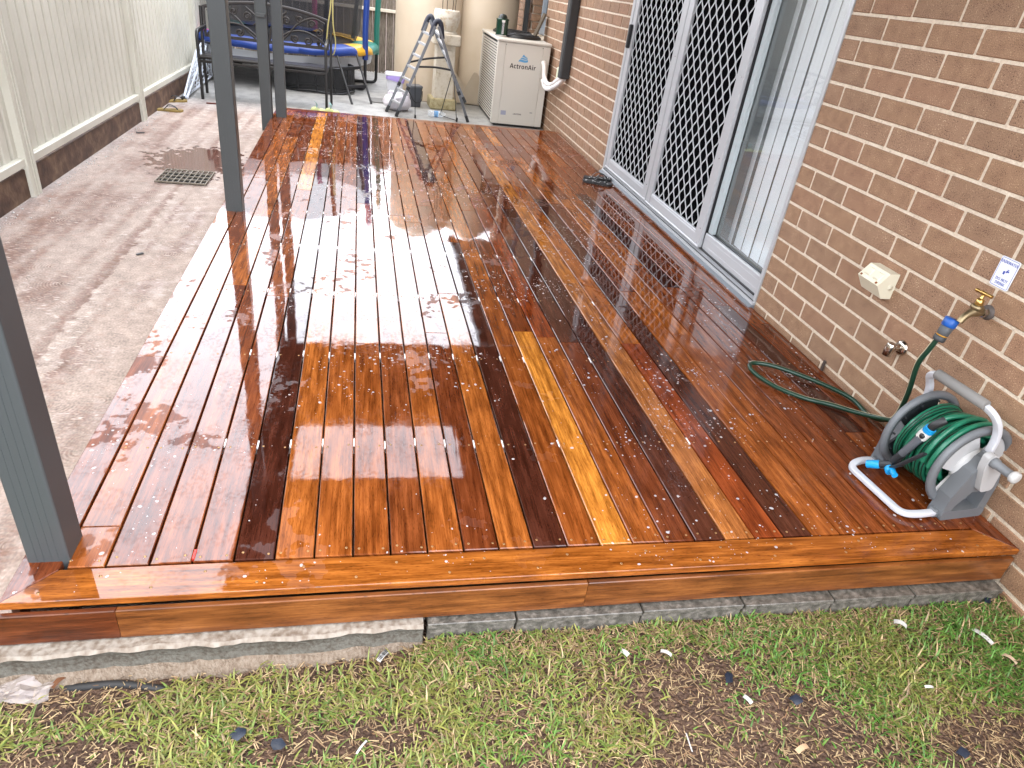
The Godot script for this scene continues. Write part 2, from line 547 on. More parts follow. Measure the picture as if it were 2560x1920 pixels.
# a sawn piece with eased edges; c: near-left, near-right, far-right, far-left corners of its top (x, y, z)
func plank(c: Array, thick: float, along_x := false, ease := 0.0022) -> ArrayMesh:
	var st := SurfaceTool.new()
	st.begin(Mesh.PRIMITIVE_TRIANGLES)
	st.set_smooth_group(-1)
	var ou := rng.randf()
	var ov := rng.randf()
	var o: Vector3 = c[0]
	var put := func(p: Vector3) -> void:
		st.set_uv(Vector2((p.x - DX0) / DXS, (DZ0 - p.z) / DZS))
		var d := p - o
		if along_x: st.set_uv2(Vector2(ou + (d.z + d.y) / 0.36, ov + d.x / 2.4))
		else: st.set_uv2(Vector2(ou + (d.x + d.y) / 0.36, ov + d.z / 2.4))
		st.add_vertex(p)
	var quad := func(a: Vector3, b: Vector3, cc: Vector3, d: Vector3) -> void:
		for p in [a, cc, b, a, d, cc]: put.call(p)
	var m: Vector3 = (c[0] + c[1] + c[2] + c[3]) / 4.0
	var top := []
	var rim := []
	var bot := []
	for i in 4:
		var p: Vector3 = c[i]
		var a: Vector3 = (c[(i + 1) % 4] - p).normalized()
		var b: Vector3 = (c[(i + 3) % 4] - p).normalized()
		top.append(p + (a + b) * ease)
		rim.append(p - V(0, ease * 0.8, 0))
		bot.append(p - V(0, thick, 0))
	quad.call(top[0], top[1], top[2], top[3])
	for i in 4:
		var k := (i + 1) % 4
		quad.call(rim[i], rim[k], top[k], top[i])
		quad.call(bot[i], bot[k], rim[k], rim[i])
	quad.call(bot[3], bot[2], bot[1], bot[0])
	st.generate_normals()
	return st.commit()

const BOARDS := [
	"O -0.21 O -2.2 M -3.4 O", "M -1.7 O -4.64 M", "M -2.9 M -4.9 M", "M -1.6 O -3.2 Y", "D -2.5 D -3.9 M", "O -1.9 M -3.9 O", "O -2.2 O",
	"O -1.19 O -3.0 D -3.6 P", "M -1.19 O -3.3 M", "O -2.8 O", "M -1.3 M -2.7 O", "O -1.7 M -3.04 R", "D -2.4 O -3.6 D", "O -1.9 O -3.9 O",
	"Y -1.337 M -3.0 O", "O -1.29 R -3.4 O", "M -1.25 D -2.5 M", "D -1.25 D -3.1 M -4.6 M", "T -1.9 Y -4.78 O", "R -1.256 O -3.0 O -4.8 M",
	"D -3.39 M -5.0 Y", "O -1.816 M -3.3 O -4.6 M", "O -1.358 O -3.43 M", "M -2.2 O -4.2 O", "M -1.9 D -3.6 M", "M -2.7 M -4.4 O", "M -0.6 D -1.7 M"]

func build_deck() -> void:
	var deck := base("timber_deck", "low deck of red, orange and dark hardwood boards, wet from rain, along the brick wall", "deck")
	var lift := func() -> float: return rng.randf_range(-0.0007, 0.0)
	for k in 27:
		var spec: PackedStringArray = BOARDS[k].split(" ")
		var z0 := -0.092
		for s in range(0, spec.size(), 2):
			var z1: float
			var last := s + 1 >= spec.size()
			if last: z1 = far_z(gap_x(k, -5.8)) + 0.006
			else: z1 = float(spec[s + 1])
			var zn := z0 if s > 0 else front_z(gap_x(k, 0)) - 0.0975
			var w := 0.0023
			var e := 0.0004
			var cs := [
				V(gap_x(k - 1, zn) + w, lift.call(), zn - (e if s > 0 else 0.0)), V(gap_x(k, zn) - w, lift.call(), zn - (e if s > 0 else 0.0)),
				V(gap_x(k, z1) - w, lift.call(), z1 + e), V(gap_x(k - 1, z1) + w, lift.call(), z1 + e)]
			if k == 0 and s == 0:
				cs[0].x += 0.012
			obj("deck_board", plank(cs, 0.019), M[spec[s] + str((k * 7 + s * 5) % 3)], deck)
			z0 = z1
	# picture frame of border boards with mitred corners
	var fl := V(-2.668, 0, front_z(-2.668))
	var fr := V(-0.006, 0, front_z(-0.006))
	obj("border_board", plank([fl, fr, V(-0.094, 0, front_z(-0.094) - 0.091), V(-2.581, 0, front_z(-2.581) - 0.091)], 0.019, true), M.G0, deck)
	var lx := func(z: float) -> float: return -2.668 + 0.0165 * z
	for e in [[-0.11, -0.2, "M1"], [-0.2, -1.06, "M0"], [-1.06, -2.9, "O1"], [-2.9, -4.6, "M0"], [-4.6, -5.66, "M2"]]:
		var a: float = e[0]
		var b: float = e[1]
		var c0 := V(lx.call(a), 0, a) if a < -0.12 else fl + V(0.0006, 0, -0.0006)
		var c1 := V(gap_x(-1, a) - 0.0023, 0, a) if a < -0.12 else V(-2.5832, 0, front_z(-2.581) - 0.0915)
		obj("border_board", plank([c0, c1, V(gap_x(-1, b) - 0.0023, 0, b + 0.0006), V(lx.call(b), 0, b + 0.0006)], 0.019), M[e[2]], deck)
	for e in [[-0.1, -1.5, "M1"], [-1.5, -4.3, "M2"], [-4.3, -5.86, "M0"]]:
		var a: float = e[0]
		var b: float = e[1]
		var xr := func(z: float) -> float: return -0.006 if z > -1.6 else (-0.034 if z > -4.35 else -0.008)
		var c1 := V(xr.call(a - 0.01), 0, a) if a < -0.12 else fr + V(0, 0, -0.0006)
		var c0 := V(gap_x(26, a) + 0.0023, 0, a) if a < -0.12 else V(-0.0928, 0, front_z(-0.094) - 0.0915)
		obj("border_board", plank([c0, c1, V(xr.call(b + 0.01), 0, b + 0.0006), V(gap_x(26, b) + 0.0023, 0, b + 0.0006)], 0.019), M[e[2]], deck)
	for e in [[-2.756, -1.2, "M2"], [-1.2, -0.01, "O1"]]:
		var a: float = e[0]
		var b: float = e[1]
		obj("border_board", plank([V(a, 0, far_z(a) - 0.0), V(b - 0.0006, 0, far_z(b)), V(b - 0.0006, 0, far_z(b) - 0.088), V(a, 0, far_z(a) - 0.088)], 0.019, true), M[e[2]], deck)
	# fascia below the front border
	for e in [[-2.686, -2.441, "M0"], [-2.441, -1.352, "T1"], [-1.352, -0.022, "T1"]]:
		var a: float = e[0] + 0.0005
		var b: float = e[1] - 0.0005
		var st := plank([V(a, -0.0235, front_z(a) + 0.011 - 0.0025 * a), V(b, -0.0235, front_z(b) + 0.011 - 0.0025 * b), V(b, -0.0235, front_z(b) - 0.0035 - 0.0025 * b), V(a, -0.0235, front_z(a) - 0.0035 - 0.0025 * a)], 0.0855, true)
		obj("fascia_board", st, M["F" + e[2]], deck)
	boxed("fascia_board", V(-2.71, -0.066, -2.85), V(0.019, 0.084, 5.66), M.FM1, deck, 0.002, Basis(V(0, 1, 0), 0.0165))
	# joists with pale tape on top, seen down the gaps
	var tape := plain(0.62, 0.63, 0.62, 0.4)
	var timber := plain(0.05, 0.035, 0.02, 0.8)
	for i in 11:
		var z := -0.548 - 0.5575 * i if i > 0 else -0.548
		if z < -5.7: continue
		boxed("joist", V(-1.36, -0.064, z), V(2.6, 0.084, 0.045), timber, deck, 0.0)
		boxed("joist_tape", V(-1.36, -0.0209, z), V(2.6, 0.0018, 0.05), tape, deck, 0.0)
	boxed("joist", V(-1.34, -0.064, -0.075), V(2.56, 0.082, 0.04), timber, deck, 0.0)
	# screw heads, two to a board at each joist
	var sc := MB.new()
	for i in 11:
		var z := -0.118 if i == 0 else -0.548 - 0.5575 * (i - 1)
		if z < -5.6: continue
		for k in 27:
			for s in [-0.03, 0.03]:
				var x: float = (gap_x(k - 1, z) + gap_x(k, z)) / 2 + s + rng.randf_range(-0.003, 0.003)
				var zz := z + front_z(x) + rng.randf_range(-0.006, 0.006)
				sc.lathe([Vector2(0.0033, -0.002), Vector2(0.0033, 0.0003), Vector2(0.0014, 0.0005), Vector2(0.0, -0.0006)], 8, Transform3D(Basis(), V(x, 0.0002, zz)))
	for k in 24:
		var x := -2.6 + k * 0.112 * (1.0 if k % 2 == 0 else 0.98)
		sc.lathe([Vector2(0.0036, -0.002), Vector2(0.0036, 0.0003), Vector2(0.0, -0.0004)], 8, Transform3D(Basis(), V(x, 0.0002, front_z(x) - (0.025 if k % 2 == 0 else 0.066))))
	# pale plastic packers that keep the gaps open over each joist
	var pk := MB.new()
	for i in 9:
		var z := -0.548 - 0.5575 * i
		for k in range(2, 19):
			if rng.randf() < (0.1 if k < 14 else 0.6): continue
			pk.box(V(gap_x(k, z), -0.0052, z + rng.randf_range(-0.01, 0.01)), V(0.0044, 0.008, 0.034), 0.0004)
	var pko := obj("gap_packers", pk, plain(0.85, 0.85, 0.83, 0.35), deck)
	pko.set_meta("kind", "stuff")
	var so := obj("screw_heads", sc, plain(0.36, 0.21, 0.09, 0.35, 0.7), deck)
	so.set_meta("kind", "stuff")
	# rain drops and bubbles standing on the oiled boards
	var drop := MB.new()
	drop.lathe([Vector2(1.0, -0.02), Vector2(0.93, 0.22), Vector2(0.72, 0.45), Vector2(0.4, 0.58), Vector2(0.0, 0.62)], 10)
	var mm := MultiMesh.new()
	mm.transform_format = MultiMesh.TRANSFORM_3D
	mm.mesh = drop.done()
	var den := fn(81, 1.1, 3)
	var den2 := fn(82, 4.0, 2)
	var xs := []
	rng.seed = 5
	var tries := 0
	while xs.size() < 9000 and tries < 160000:
		tries += 1
		var x := rng.randf_range(-2.68, -0.02)
		var z := rng.randf_range(-5.6, 0.0)
		var d := den.get_noise_2d(x, z) + 0.7 * den2.get_noise_2d(x, z)
		var want := clampf(0.08 + d * 1.25, 0.01, 1.0) * (0.35 if z > -0.5 else 1.0)
		if rng.randf() > want: continue
		var g := (x + 2.489) / 0.0922
		if absf(x - gap_x(roundi(g), z)) < 0.007 and z < -0.09: continue
		var r := 0.0011 + 0.0042 * pow(rng.randf(), 5.0)
		if want > 0.5 and rng.randf() < 0.03: r *= 1.8
		var flatness := 1.0 if r < 0.003 else 0.55
		var b := Basis(V(0, 1, 0), rng.randf() * TAU) * Basis.from_scale(V(r * rng.randf_range(0.9, 1.5), r * flatness, r))
		xs.append(Transform3D(b, V(x, -0.0003, z)))
	mm.instance_count = xs.size()
	for i in xs.size(): mm.set_instance_transform(i, xs[i])
	var drops := MultiMeshInstance3D.new()
	drops.multimesh = mm
	var wm := plain(0.85, 0.82, 0.82, 0.28)
	wm.albedo_color.a = 0.42
	wm.transparency = BaseMaterial3D.TRANSPARENCY_ALPHA
	drops.material_override = wm
	drops.name = "rain_drops"
	add_child(drops, true)
	tag(drops, "clear rain drops and small bubbles scattered over the deck boards", "rain drops", "", "stuff")

# ---------------------------------------------------------------- ground and slab
func heightfield(x0: float, x1: float, z0: float, z1: float, nx: int, nz: int, f: Callable) -> MB:
	var mb := MB.new()
	mb.smooth()
	for j in nz:
		for i in nx:
			var p := []
			for q in [[0, 0], [1, 0], [1, 1], [0, 1]]:
				var x := lerpf(x0, x1, float(i + q[0]) / nx)
				var z := lerpf(z1, z0, float(j + q[1]) / nz)
				p.append(V(x, f.call(x, z), z))
			mb.quad(p[0], p[1], p[2], p[3])
	return mb

var gnoise: FastNoiseLite
func ground_y(x: float, z: float) -> float:
	return -0.207 + 0.014 * gnoise.get_noise_2d(x * 3.0, z * 3.0) + 0.006 * gnoise.get_noise_2d(x * 14.0, z * 14.0) + 0.038 * clampf((x + 1.85) / 0.15, 0, 1) * clampf(1.0 - (z - 0.04) * 3.0, 0, 1)

func slab_front(x: float) -> float:
	return 0.058 - 0.022 * (x + 2.2) + 0.008 * gnoise.get_noise_2d(x * 9.0, 3.0)

func build_ground() -> void:
	gnoise = fn(91, 0.9, 3)
	var far := MB.new()
	far.flat()
	far.quad(V(-150, -0.262, 150), V(150, -0.262, 150), V(150, -0.262, -150), V(-150, -0.262, -150))
	structure("ground", far, M.soil)
	structure("lawn_soil", heightfield(-4.4, 1.2, -0.03, 2.6, 150, 80, func(x, z): return ground_y(x, z) if z < 1.6 else ground_y(x, z) - (z - 1.6) * 0.05), M.soil)
	# slab under the deck and the strip along the fence
	var cm := concrete_maps()
	var m := plain(1, 1, 1, 1)
	m.albedo_texture = cm[0]
	m.roughness_texture = cm[1]
	m.heightmap_enabled = true
	m.heightmap_texture = cm[2]
	m.heightmap_scale = 0.8
	var st := SurfaceTool.new()
	st.begin(Mesh.PRIMITIVE_TRIANGLES)
	st.set_smooth_group(1)
	var put := func(x: float, z: float) -> void:
		st.set_uv(Vector2((x - CX0) / CXS, (CZ0 - z) / CZS))
		st.add_vertex(V(x, -0.115, z))
	for j in 66:
		for i in 12:
			var xa := CX0 + CXS * i / 12
			var xb := CX0 + CXS * (i + 1) / 12
			var za := 0.02 - 6.58 * j / 66
			var zb := 0.02 - 6.58 * (j + 1) / 66
			for q in [[xa, za], [xb, zb], [xb, za], [xa, za], [xa, zb], [xb, zb]]: put.call(q[0], q[1])
	st.generate_normals()
	structure("concrete_path", st.commit(), m)
	# its rough front edge
	var bands := [MB.new(), MB.new(), MB.new()]
	var n := 110
	var prev := []
	for i in n + 1:
		var x := lerpf(-3.95, -1.765, float(i) / n)
		var f := slab_front(x)
		var rowp := [V(x, -0.1155, 0.018)]
		for e in [[-0.004, -0.117, 0.004], [0.003, -0.124, 0.005], [-0.003, -0.138, 0.004], [-0.004, -0.155, 0.004], [0.0, -0.176, 0.005], [0.006, -0.186, 0.010], [0.016, -0.198, 0.016], [0.03, -0.24, 0.012]]:
			rowp.append(V(x, e[1] + 0.005 * gnoise.get_noise_2d(x * 6.0, e[1] * 30.0) + 0.003 * gnoise.get_noise_2d(x * 50.0, e[1] * 90.0), f + e[0] + e[2] * 0.8 * gnoise.get_noise_2d(x * 40.0, e[1] * 200.0)))
		if prev.size():
			for k in rowp.size() - 1:
				var fr: MB = bands[0 if k < 2 else (1 if k < 5 else 2)]
				fr.st.set_smooth_group(k + 1)
				fr.quad(prev[k], prev[k + 1], rowp[k + 1], rowp[k])
		prev = rowp
	for k in 3: structure(["concrete_edge", "concrete_face", "concrete_footing"][k], bands[k], [M.chalk, M.greyedge, M.rubble][k])
	var hid := MB.new()
	hid.box(V(-1.28, -0.2, -3.0), V(2.55, 0.16, 5.95))
	structure("slab_base", hid, M.slab)
	var back := MB.new()
	back.box(V(-1.83, -0.197, -8.2), V(4.1, 0.16, 3.44), 0.0)
	structure("concrete_slab", back, M.slab)
	# grey slate pavers under the right part of the front edge
	var pv := Node3D.new()
	pv.name = "paved_edging"
	add_child(pv, true)
	pv.set_meta("kind", "structure")
	var xs := [-1.757, -1.53, -1.188, -0.892, -0.612, -0.346, -0.035]
	for i in xs.size() - 1:
		var a: float = xs[i]
		var b: float = xs[i + 1]
		var zf := 0.047 + rng.randf_range(-0.002, 0.002)
		boxed("paver", V((a + b) / 2, -0.126, zf - 0.08), V(b - a - 0.004, 0.016, 0.16), M.slate, pv, 0.002)
		boxed("paver", V((a + b) / 2, -0.179, zf - 0.012), V(b - a - 0.004, 0.085, 0.014), M.slate, pv, 0.002)

func soil_patch(x: float, z: float) -> float:
	var v := 0.0
	for p in [[-1.1, 0.24, 0.13, 0.09], [-0.86, 0.33, 0.16, 0.08], [-1.0, 0.42, 0.3, 0.08], [-1.9, 0.27, 0.14, 0.05], [-2.06, 0.27, 0.1, 0.05], [-0.36, 0.44, 0.16, 0.1], [-2.55, 0.11, 0.12, 0.05], [-2.5, 0.28, 0.14, 0.06], [-1.55, 0.42, 0.25, 0.05]]:
		var dx: float = (x - p[0]) / p[2]
		var dz: float = (z - p[1]) / p[3]
		v = maxf(v, 1.0 - (dx * dx + dz * dz) * 0.5)
	return v

func build_grass() -> void:
	# three bundles of blades, bent and broad like buffalo grass, and cut straw lying about
	var rg := RandomNumberGenerator.new()
	rg.seed = 9
	var blade := func(mb: MB, bend: float, wid: float) -> void:
		mb.smooth()
		var pl := V(-wid, 0, 0)
		var pr_ := V(wid, 0, 0)
		for i in 3:
			var t := (i + 1) / 3.0
			var w := wid * (1.0 - t * t * 0.95)
			var c := V(0, sin(t * bend) / bend, -(1.0 - cos(t * bend)) / bend)
			var nl := c + V(-w, 0.0, 0)
			var nr := c + V(w, 0.0, 0)
			mb.quad(pl, pr_, nr, nl)
			pl = nl; pr_ = nr
	var kinds := []
	for s in [[0.9, 0.05], [1.7, 0.045]]:
		var mb := MB.new()
		blade.call(mb, s[0], s[1])
		kinds.append(mb.done())
	var straw := MB.new()
	straw.flat()
	straw.quad(V(-0.045, 0.02, 0.5), V(0.045, 0.02, 0.5), V(0.05, 0.06, 0), V(-0.05, 0.06, 0))
	straw.quad(V(-0.05, 0.06, 0), V(0.05, 0.06, 0), V(0.03, 0.0, -0.5), V(-0.03, 0.0, -0.5))
	kinds.append(straw.done())
	var dens := fn(95, 1.6, 3)
	var hue := fn(96, 2.2, 2)
	var sets := [[], [], []]
	var cols := [[], [], []]
	var add := func(k: int, x: float, z: float) -> void:
		var y := ground_y(x, z)
		var edge := clampf(1.0 - (z - 0.04) / 0.1, 0.0, 1.0)
		var g := hue.get_noise_2d(x, z) * 0.6 + rg.randf_range(-0.5, 0.5) + 0.35 * clampf((x + 1.6) / 1.4, -0.3, 1.0) * clampf(1.2 - z * 2.2, 0, 1)
		var c: Color
		if k == 2 or rg.randf() < 0.12:
			var s := rg.randf_range(0.55, 1.3)
			c = Color(0.44, 0.33, 0.18).lerp(Color(0.17, 0.09, 0.045), rg.randf()) * s
		else:
			var s := rg.randf_range(0.6, 1.35)
			c = Color(0.22, 0.215, 0.05).lerp(Color(0.075, 0.185, 0.026), clampf(0.45 + g, 0, 1)) * s
		c.a = 1.0
		var b: Basis
		if k == 2:
			var l := 0.007 + 0.028 * pow(rg.randf(), 2.5)
			b = Basis(V(0, 1, 0), rg.randf() * TAU) * Basis(V(1, 0, 0), rg.randf_range(-0.25, 0.25)) * Basis.from_scale(V(0.016 + 0.012 * rg.randf(), l * 0.25, l))
			y += rg.randf_range(0.001, 0.012)
		else:
			var l := (0.014 + 0.034 * pow(rg.randf(), 1.6)) * (1.0 - 0.15 * edge)
			b = Basis(V(0, 1, 0), rg.randf() * TAU) * Basis(V(1, 0, 0), -rg.randf_range(0.2, 1.15)) * Basis.from_scale(V(0.034 + 0.024 * rg.randf(), l * 1.15, l * 1.15))
			y -= 0.001
		sets[k].append(Transform3D(b, V(x, y, z)))
		cols[k].append(c)
	for i in 130000:
		var x := rg.randf_range(-3.3, 0.5)
		var z := rg.randf_range(0.03, 0.85)
		if x < -1.76 and z < slab_front(x) + 0.012 or x > -1.77 and z < 0.047: continue
		var d := 0.62 + 0.55 * dens.get_noise_2d(x, z) - 1.05 * maxf(0.0, soil_patch(x, z))
		if x < -1.8: d -= 0.6 * clampf(1.0 - (z - 0.07) / 0.07, 0, 1)
		if x > -1.76: d += 0.4 * clampf(1.0 - (z - 0.03) / 0.12, 0, 1)
		if z > 0.3: d -= 0.25 * clampf((z - 0.3) / 0.25, 0, 1)
		if rg.randf() < clampf(d, 0.03, 1.0): add.call(rg.randi() % 2, x, z)
		if rg.randf() < 0.23 + 0.45 * clampf(1.0 - absf(z - 0.08) / 0.06, 0, 1) * (1.0 if x > -1.8 else 0.2): add.call(2, x, z)
	var m := plain(1, 1, 1, 0.55)
	m.vertex_color_use_as_albedo = true
	m.backlight_enabled = true
	m.backlight = Color(0.35, 0.4, 0.15)
	var m2 := plain(1, 1, 1, 0.7)
	m2.vertex_color_use_as_albedo = true
	for k in 3:
		var mm := MultiMesh.new()
		mm.transform_format = MultiMesh.TRANSFORM_3D
		mm.use_colors = true
		mm.mesh = kinds[k]
		mm.instance_count = sets[k].size()
		for i in sets[k].size():
			mm.set_instance_transform(i, sets[k][i])
			mm.set_instance_color(i, cols[k][i])
		var mi := MultiMeshInstance3D.new()
		mi.multimesh = mm
		mi.material_override = m if k < 2 else m2
		mi.name = ["lawn_grass", "curled_grass", "straw_clippings"][k]
		add_child(mi, true)
		tag(mi, ["short green lawn grass in front of the deck", "curled green and yellowed lawn blades in front of the deck", "dry straw coloured clippings strewn over the lawn"][k], ["grass", "grass", "clippings"][k], "", "stuff")
# ---------------------------------------------------------------- house
var cam: Camera3D
func seen_size(p: Vector3) -> float:
	var q := cam.transform.affine_inverse() * p
	if q.z > -0.3: return 0.0
	var u := q.x / -q.z / (0.57 * 1.3333)
	var v := q.y / -q.z / 0.57
	return 0.0 if absf(u) > 1.03 or absf(v) > 1.04 else 1.0 / -q.z

func build_house() -> void:
	var house := base("brick_house", "brown brick house wall with cream mortar joints and a wide sliding door, along the deck", "house", V(0, 0, 0))
	var brick_mesh := {}
	var get_brick := func(l: float, v: int) -> ArrayMesh:
		var key := [roundi(l * 500.0), v]
		if not brick_mesh.has(key):
			var mb := MB.new()
			var r2 := RandomNumberGenerator.new()
			r2.seed = key[0] * 7 + v
			mb.box(V(0.0105, 0, 0), V(0.021, 0.0738 + r2.randf_range(-0.001, 0.0012), l), 0.0022 + r2.randf_range(0, 0.0012), Basis(V(1, 0, 0), r2.randf_range(-0.004, 0.004)))
			brick_mesh[key] = mb.done()
		return brick_mesh[key]
	# every brick of the wall at x = 0: [centre, length]
	var all := []
	for i in range(-3, 27):
		var y := 0.027 + 0.086 * (i + 0.5)
		var z0 := -1.447 if posmod(i, 2) == 0 else -1.567
		for k in range(-25, 12):
			var spans := [[z0 + 0.24 * k + 0.0058, z0 + 0.24 * (k + 1) - 0.0058]]
			var cut := []
			for s in spans:
				var a: float = maxf(s[0], -7.215)
				var b: float = minf(s[1], 1.2)
				if y > -0.04 and y < 2.12:
					if a < -4.375 and b > -4.375: b = -4.376
					elif a < -1.682 and b > -1.682: a = -1.681
					elif a >= -4.376 and b <= -1.68: continue
				if b - a > 0.02: cut.append([a, b])
			for s in cut: all.append([V(0, y, (s[0] + s[1]) / 2), s[1] - s[0]])
	for e in all: e.append(seen_size(e[0] + V(0, 0, 0.08)) + seen_size(e[0] - V(0, 0, 0.08)))
	all.sort_custom(func(a, b): return a[2] > b[2])
	var rest := MB.new()
	for n in all.size():
		var e: Array = all[n]
		if n < 296 and e[2] > 0.0:
			var o := obj("brick", get_brick.call(e[1], rng.randi() % 3), M["brick%d" % (rng.randi() % 4)], house)
			o.position = e[0] + V(rng.randf_range(-0.0012, 0.0012), rng.randf_range(-0.001, 0.001), 0)
		else:
			rest.box(e[0] + V(0.0105, 0, 0), V(0.021, 0.076, e[1]), 0.002)
	var r := obj("brickwork", rest, M.brick0, house)
	r.set_meta("kind", "stuff")
	# the wall behind, which shows as mortar, and the room
	for e in [[-7.22, -4.372, -0.3, 2.4], [-1.684, 1.2, -0.3, 2.4], [-4.372, -1.684, 2.11, 2.4], [-4.372, -1.684, -0.3, -0.035]]:
		boxed("wall", V(0.0575, (e[2] + e[3]) / 2, (e[0] + e[1]) / 2), V(0.107, e[3] - e[2], e[1] - e[0]), M.mortar, house, 0.0)
	var inw := plain(0.5, 0.47, 0.43, 0.8)
	var rug := ramp_tex(256, [[fn(111, 0.2, 3), 1.0]], [[0.0, Color(0.32, 0.28, 0.22)], [1.0, Color(0.62, 0.57, 0.48)]])
	boxed("room_floor", V(1.9, 0.02, -3.2), V(3.58, 0.1, 5.6), noisy(plain(1, 1, 1, 0.9), rug, 3.0), house, 0.0)
	boxed("room_wall", V(3.75, 1.2, -3.2), V(0.12, 2.6, 5.8), inw, house, 0.0)
	for z in [-6.06, -0.34]: boxed("room_wall", V(1.9, 1.2, z), V(3.58, 2.5, 0.12), inw, house, 0.0)
	boxed("room_ceiling", V(1.9, 2.46, -3.2), V(3.7, 0.1, 5.8), inw, house, 0.0)
	# door frame, threshold and sill
	var fr := MB.new()
	fr.box(V(0.045, 1.06, -4.345), V(0.1, 2.06, 0.05), 0.003)
	fr.box(V(0.045, 1.06, -1.697), V(0.1, 2.06, 0.024), 0.003)
	fr.box(V(0.045, 2.08, -3.02), V(0.1, 0.05, 2.6), 0.003)
	obj("door_frame", fr, M.alu, house)
	var sill := MB.new()
	var prof := [Vector2(-0.012, 0.012), Vector2(-0.012, 0.02), Vector2(0.0, 0.026), Vector2(0.002, 0.034), Vector2(0.006, 0.034), Vector2(0.008, 0.026), Vector2(0.018, 0.028), Vector2(0.02, 0.044), Vector2(0.024, 0.044), Vector2(0.026, 0.03), Vector2(0.05, 0.034), Vector2(0.052, 0.05), Vector2(0.11, 0.06), Vector2(0.11, -0.01), Vector2(0.0, -0.01)]
	sill.prism(prof, 2.68, Transform3D(Basis.IDENTITY, V(0, 0, -4.368)))
	obj("door_sill", sill, M.alu2, house)
	var flash := MB.new()
	flash.prism([Vector2(-0.034, -0.012), Vector2(-0.03, 0.001), Vector2(-0.012, 0.0115), Vector2(0.01, 0.0115), Vector2(0.01, -0.02)], 2.69, Transform3D(Basis.IDENTITY, V(0, 0, -4.372)))
	obj("flashing", flash, plain(0.17, 0.185, 0.20, 0.5), house)
	boxed("track", V(0.012, 0.05, -3.03), V(0.012, 0.008, 2.6), M.black, house, 0.0)
	boxed("track", V(-0.003, 0.0295, -3.03), V(0.003, 0.004, 2.66), M.black, house, 0.0)
	# two security screen panels of expanded mesh
	var mesh_of := func(door: Node3D, x: float, za: float, zb: float, y0: float, y1: float) -> void:
		var cell := 0.112
		var pitch := 0.046
		var cnt := int((zb - za) / pitch)
		pitch = (zb - za) / cnt
		for i in cnt + 1:
			var pts := []
			var n := int((y1 - y0) / cell * 8.0)
			for j in n + 1:
				var y := lerpf(y0, y1, float(j) / n)
				var wv := cos((y - y0) * TAU / cell) * (1.0 if i % 2 == 0 else -1.0)
				wv = signf(wv) * pow(absf(wv), 0.85)
				pts.append(V(x, y, clampf(za + pitch * i + wv * pitch * 0.42, za - 0.004, zb + 0.004)))
			var mb := MB.new()
			mb.sweep(pts, [Vector2(-0.0042, -0.0014), Vector2(0.0042, -0.0014), Vector2(0.0042, 0.0014), Vector2(-0.0042, 0.0014)], false, false, [], V(1, 0, 0))
			obj("mesh_strand", mb, M.mesh, door)
	var fly := plain(0.004, 0.004, 0.0045, 1.0)
	fly.specular_mode = BaseMaterial3D.SPECULAR_DISABLED
	fly.albedo_color.a = 0.93
	fly.transparency = BaseMaterial3D.TRANSPARENCY_ALPHA
	for e in [[-4.318, -3.345, 0.012, "security screen panel nearest the far end of the door, grey frame with diamond mesh"], [-3.322, -2.405, 0.006, "security screen panel beside the bare glass, grey frame with diamond mesh"]]:
		var door := Node3D.new()
		door.name = "security_screen"
		house.add_child(door, true)
		door.set_meta("label", e[3])
		var a: float = e[0]
		var b: float = e[1]
		var x: float = e[2]
		var f := MB.new()
		f.box(V(x, 1.065, a + 0.035), V(0.024, 2.02, 0.07), 0.004)
		f.box(V(x, 1.065, b - 0.042), V(0.026, 2.02, 0.084), 0.004)
		f.box(V(x, 0.093, (a + b) / 2), V(0.022, 0.082, b - a - 0.154), 0.003)
		f.box(V(x - 0.011, 0.117, (a + b) / 2), V(0.006, 0.006, b - a - 0.156), 0.002)
		f.box(V(x, 2.03, (a + b) / 2), V(0.022, 0.09, b - a - 0.154), 0.003)
		f.box(V(x - 0.004, 0.057, (a + b) / 2), V(0.03, 0.012, b - a), 0.003)
		obj("frame", f, M.alu2, door)
		mesh_of.call(door, x, a + 0.07, b - 0.084, 0.134, 1.985)
		boxed("fly_screen", V(x + 0.008, 1.06, (a + b) / 2), V(0.0006, 1.86, b - a - 0.15), fly, door, 0.0)
		for y in [0.075, 0.16, 0.56, 0.98, 1.4]:
			var rv := MB.new()
			rv.lathe([Vector2(0.0045, 0), Vector2(0.0035, 0.0016), Vector2(0, 0.002)], 8, Transform3D(Basis(V(0, 0, 1), PI / 2), V(x - 0.0128, y, b - 0.03)))
			obj("rivet", rv, M.steel, door)
	boxed("handle", V(-0.012, 1.02, -4.29), V(0.03, 0.16, 0.03), M.black, house, 0.006)
	# glass behind the screens and the bare fixed pane
	var gl := Node3D.new()
	gl.name = "glass_door"
	house.add_child(gl, true)
	for e in [[-4.3, -2.36], [-2.34, -1.7]]:
		boxed("pane", V(0.075 if e[0] < -3 else 0.055, 1.07, (e[0] + e[1]) / 2), V(0.0003, 1.9, e[1] - e[0]), M.glass, gl, 0.0)
	var rail := MB.new()
	rail.box(V(0.034, 0.095, -2.047), V(0.034, 0.105, 0.705), 0.004)
	rail.box(V(0.018, 0.077, -2.047), V(0.004, 0.004, 0.7), 0.001)
	rail.box(V(0.018, 0.122, -2.047), V(0.004, 0.004, 0.7), 0.001)
	obj("bottom_rail", rail, M.alu2, gl)
	boxed("gasket", V(0.028, 1.1, -2.4), V(0.02, 1.9, 0.012), M.black, gl, 0.0)
	boxed("gasket", V(0.045, 0.1495, -2.04), V(0.014, 0.005, 0.68), M.black, gl, 0.0)
	boxed("stile", V(0.04, 1.1, -2.37), V(0.03, 1.9, 0.044), plain(0.42, 0.47, 0.475, 0.35), gl, 0.004)
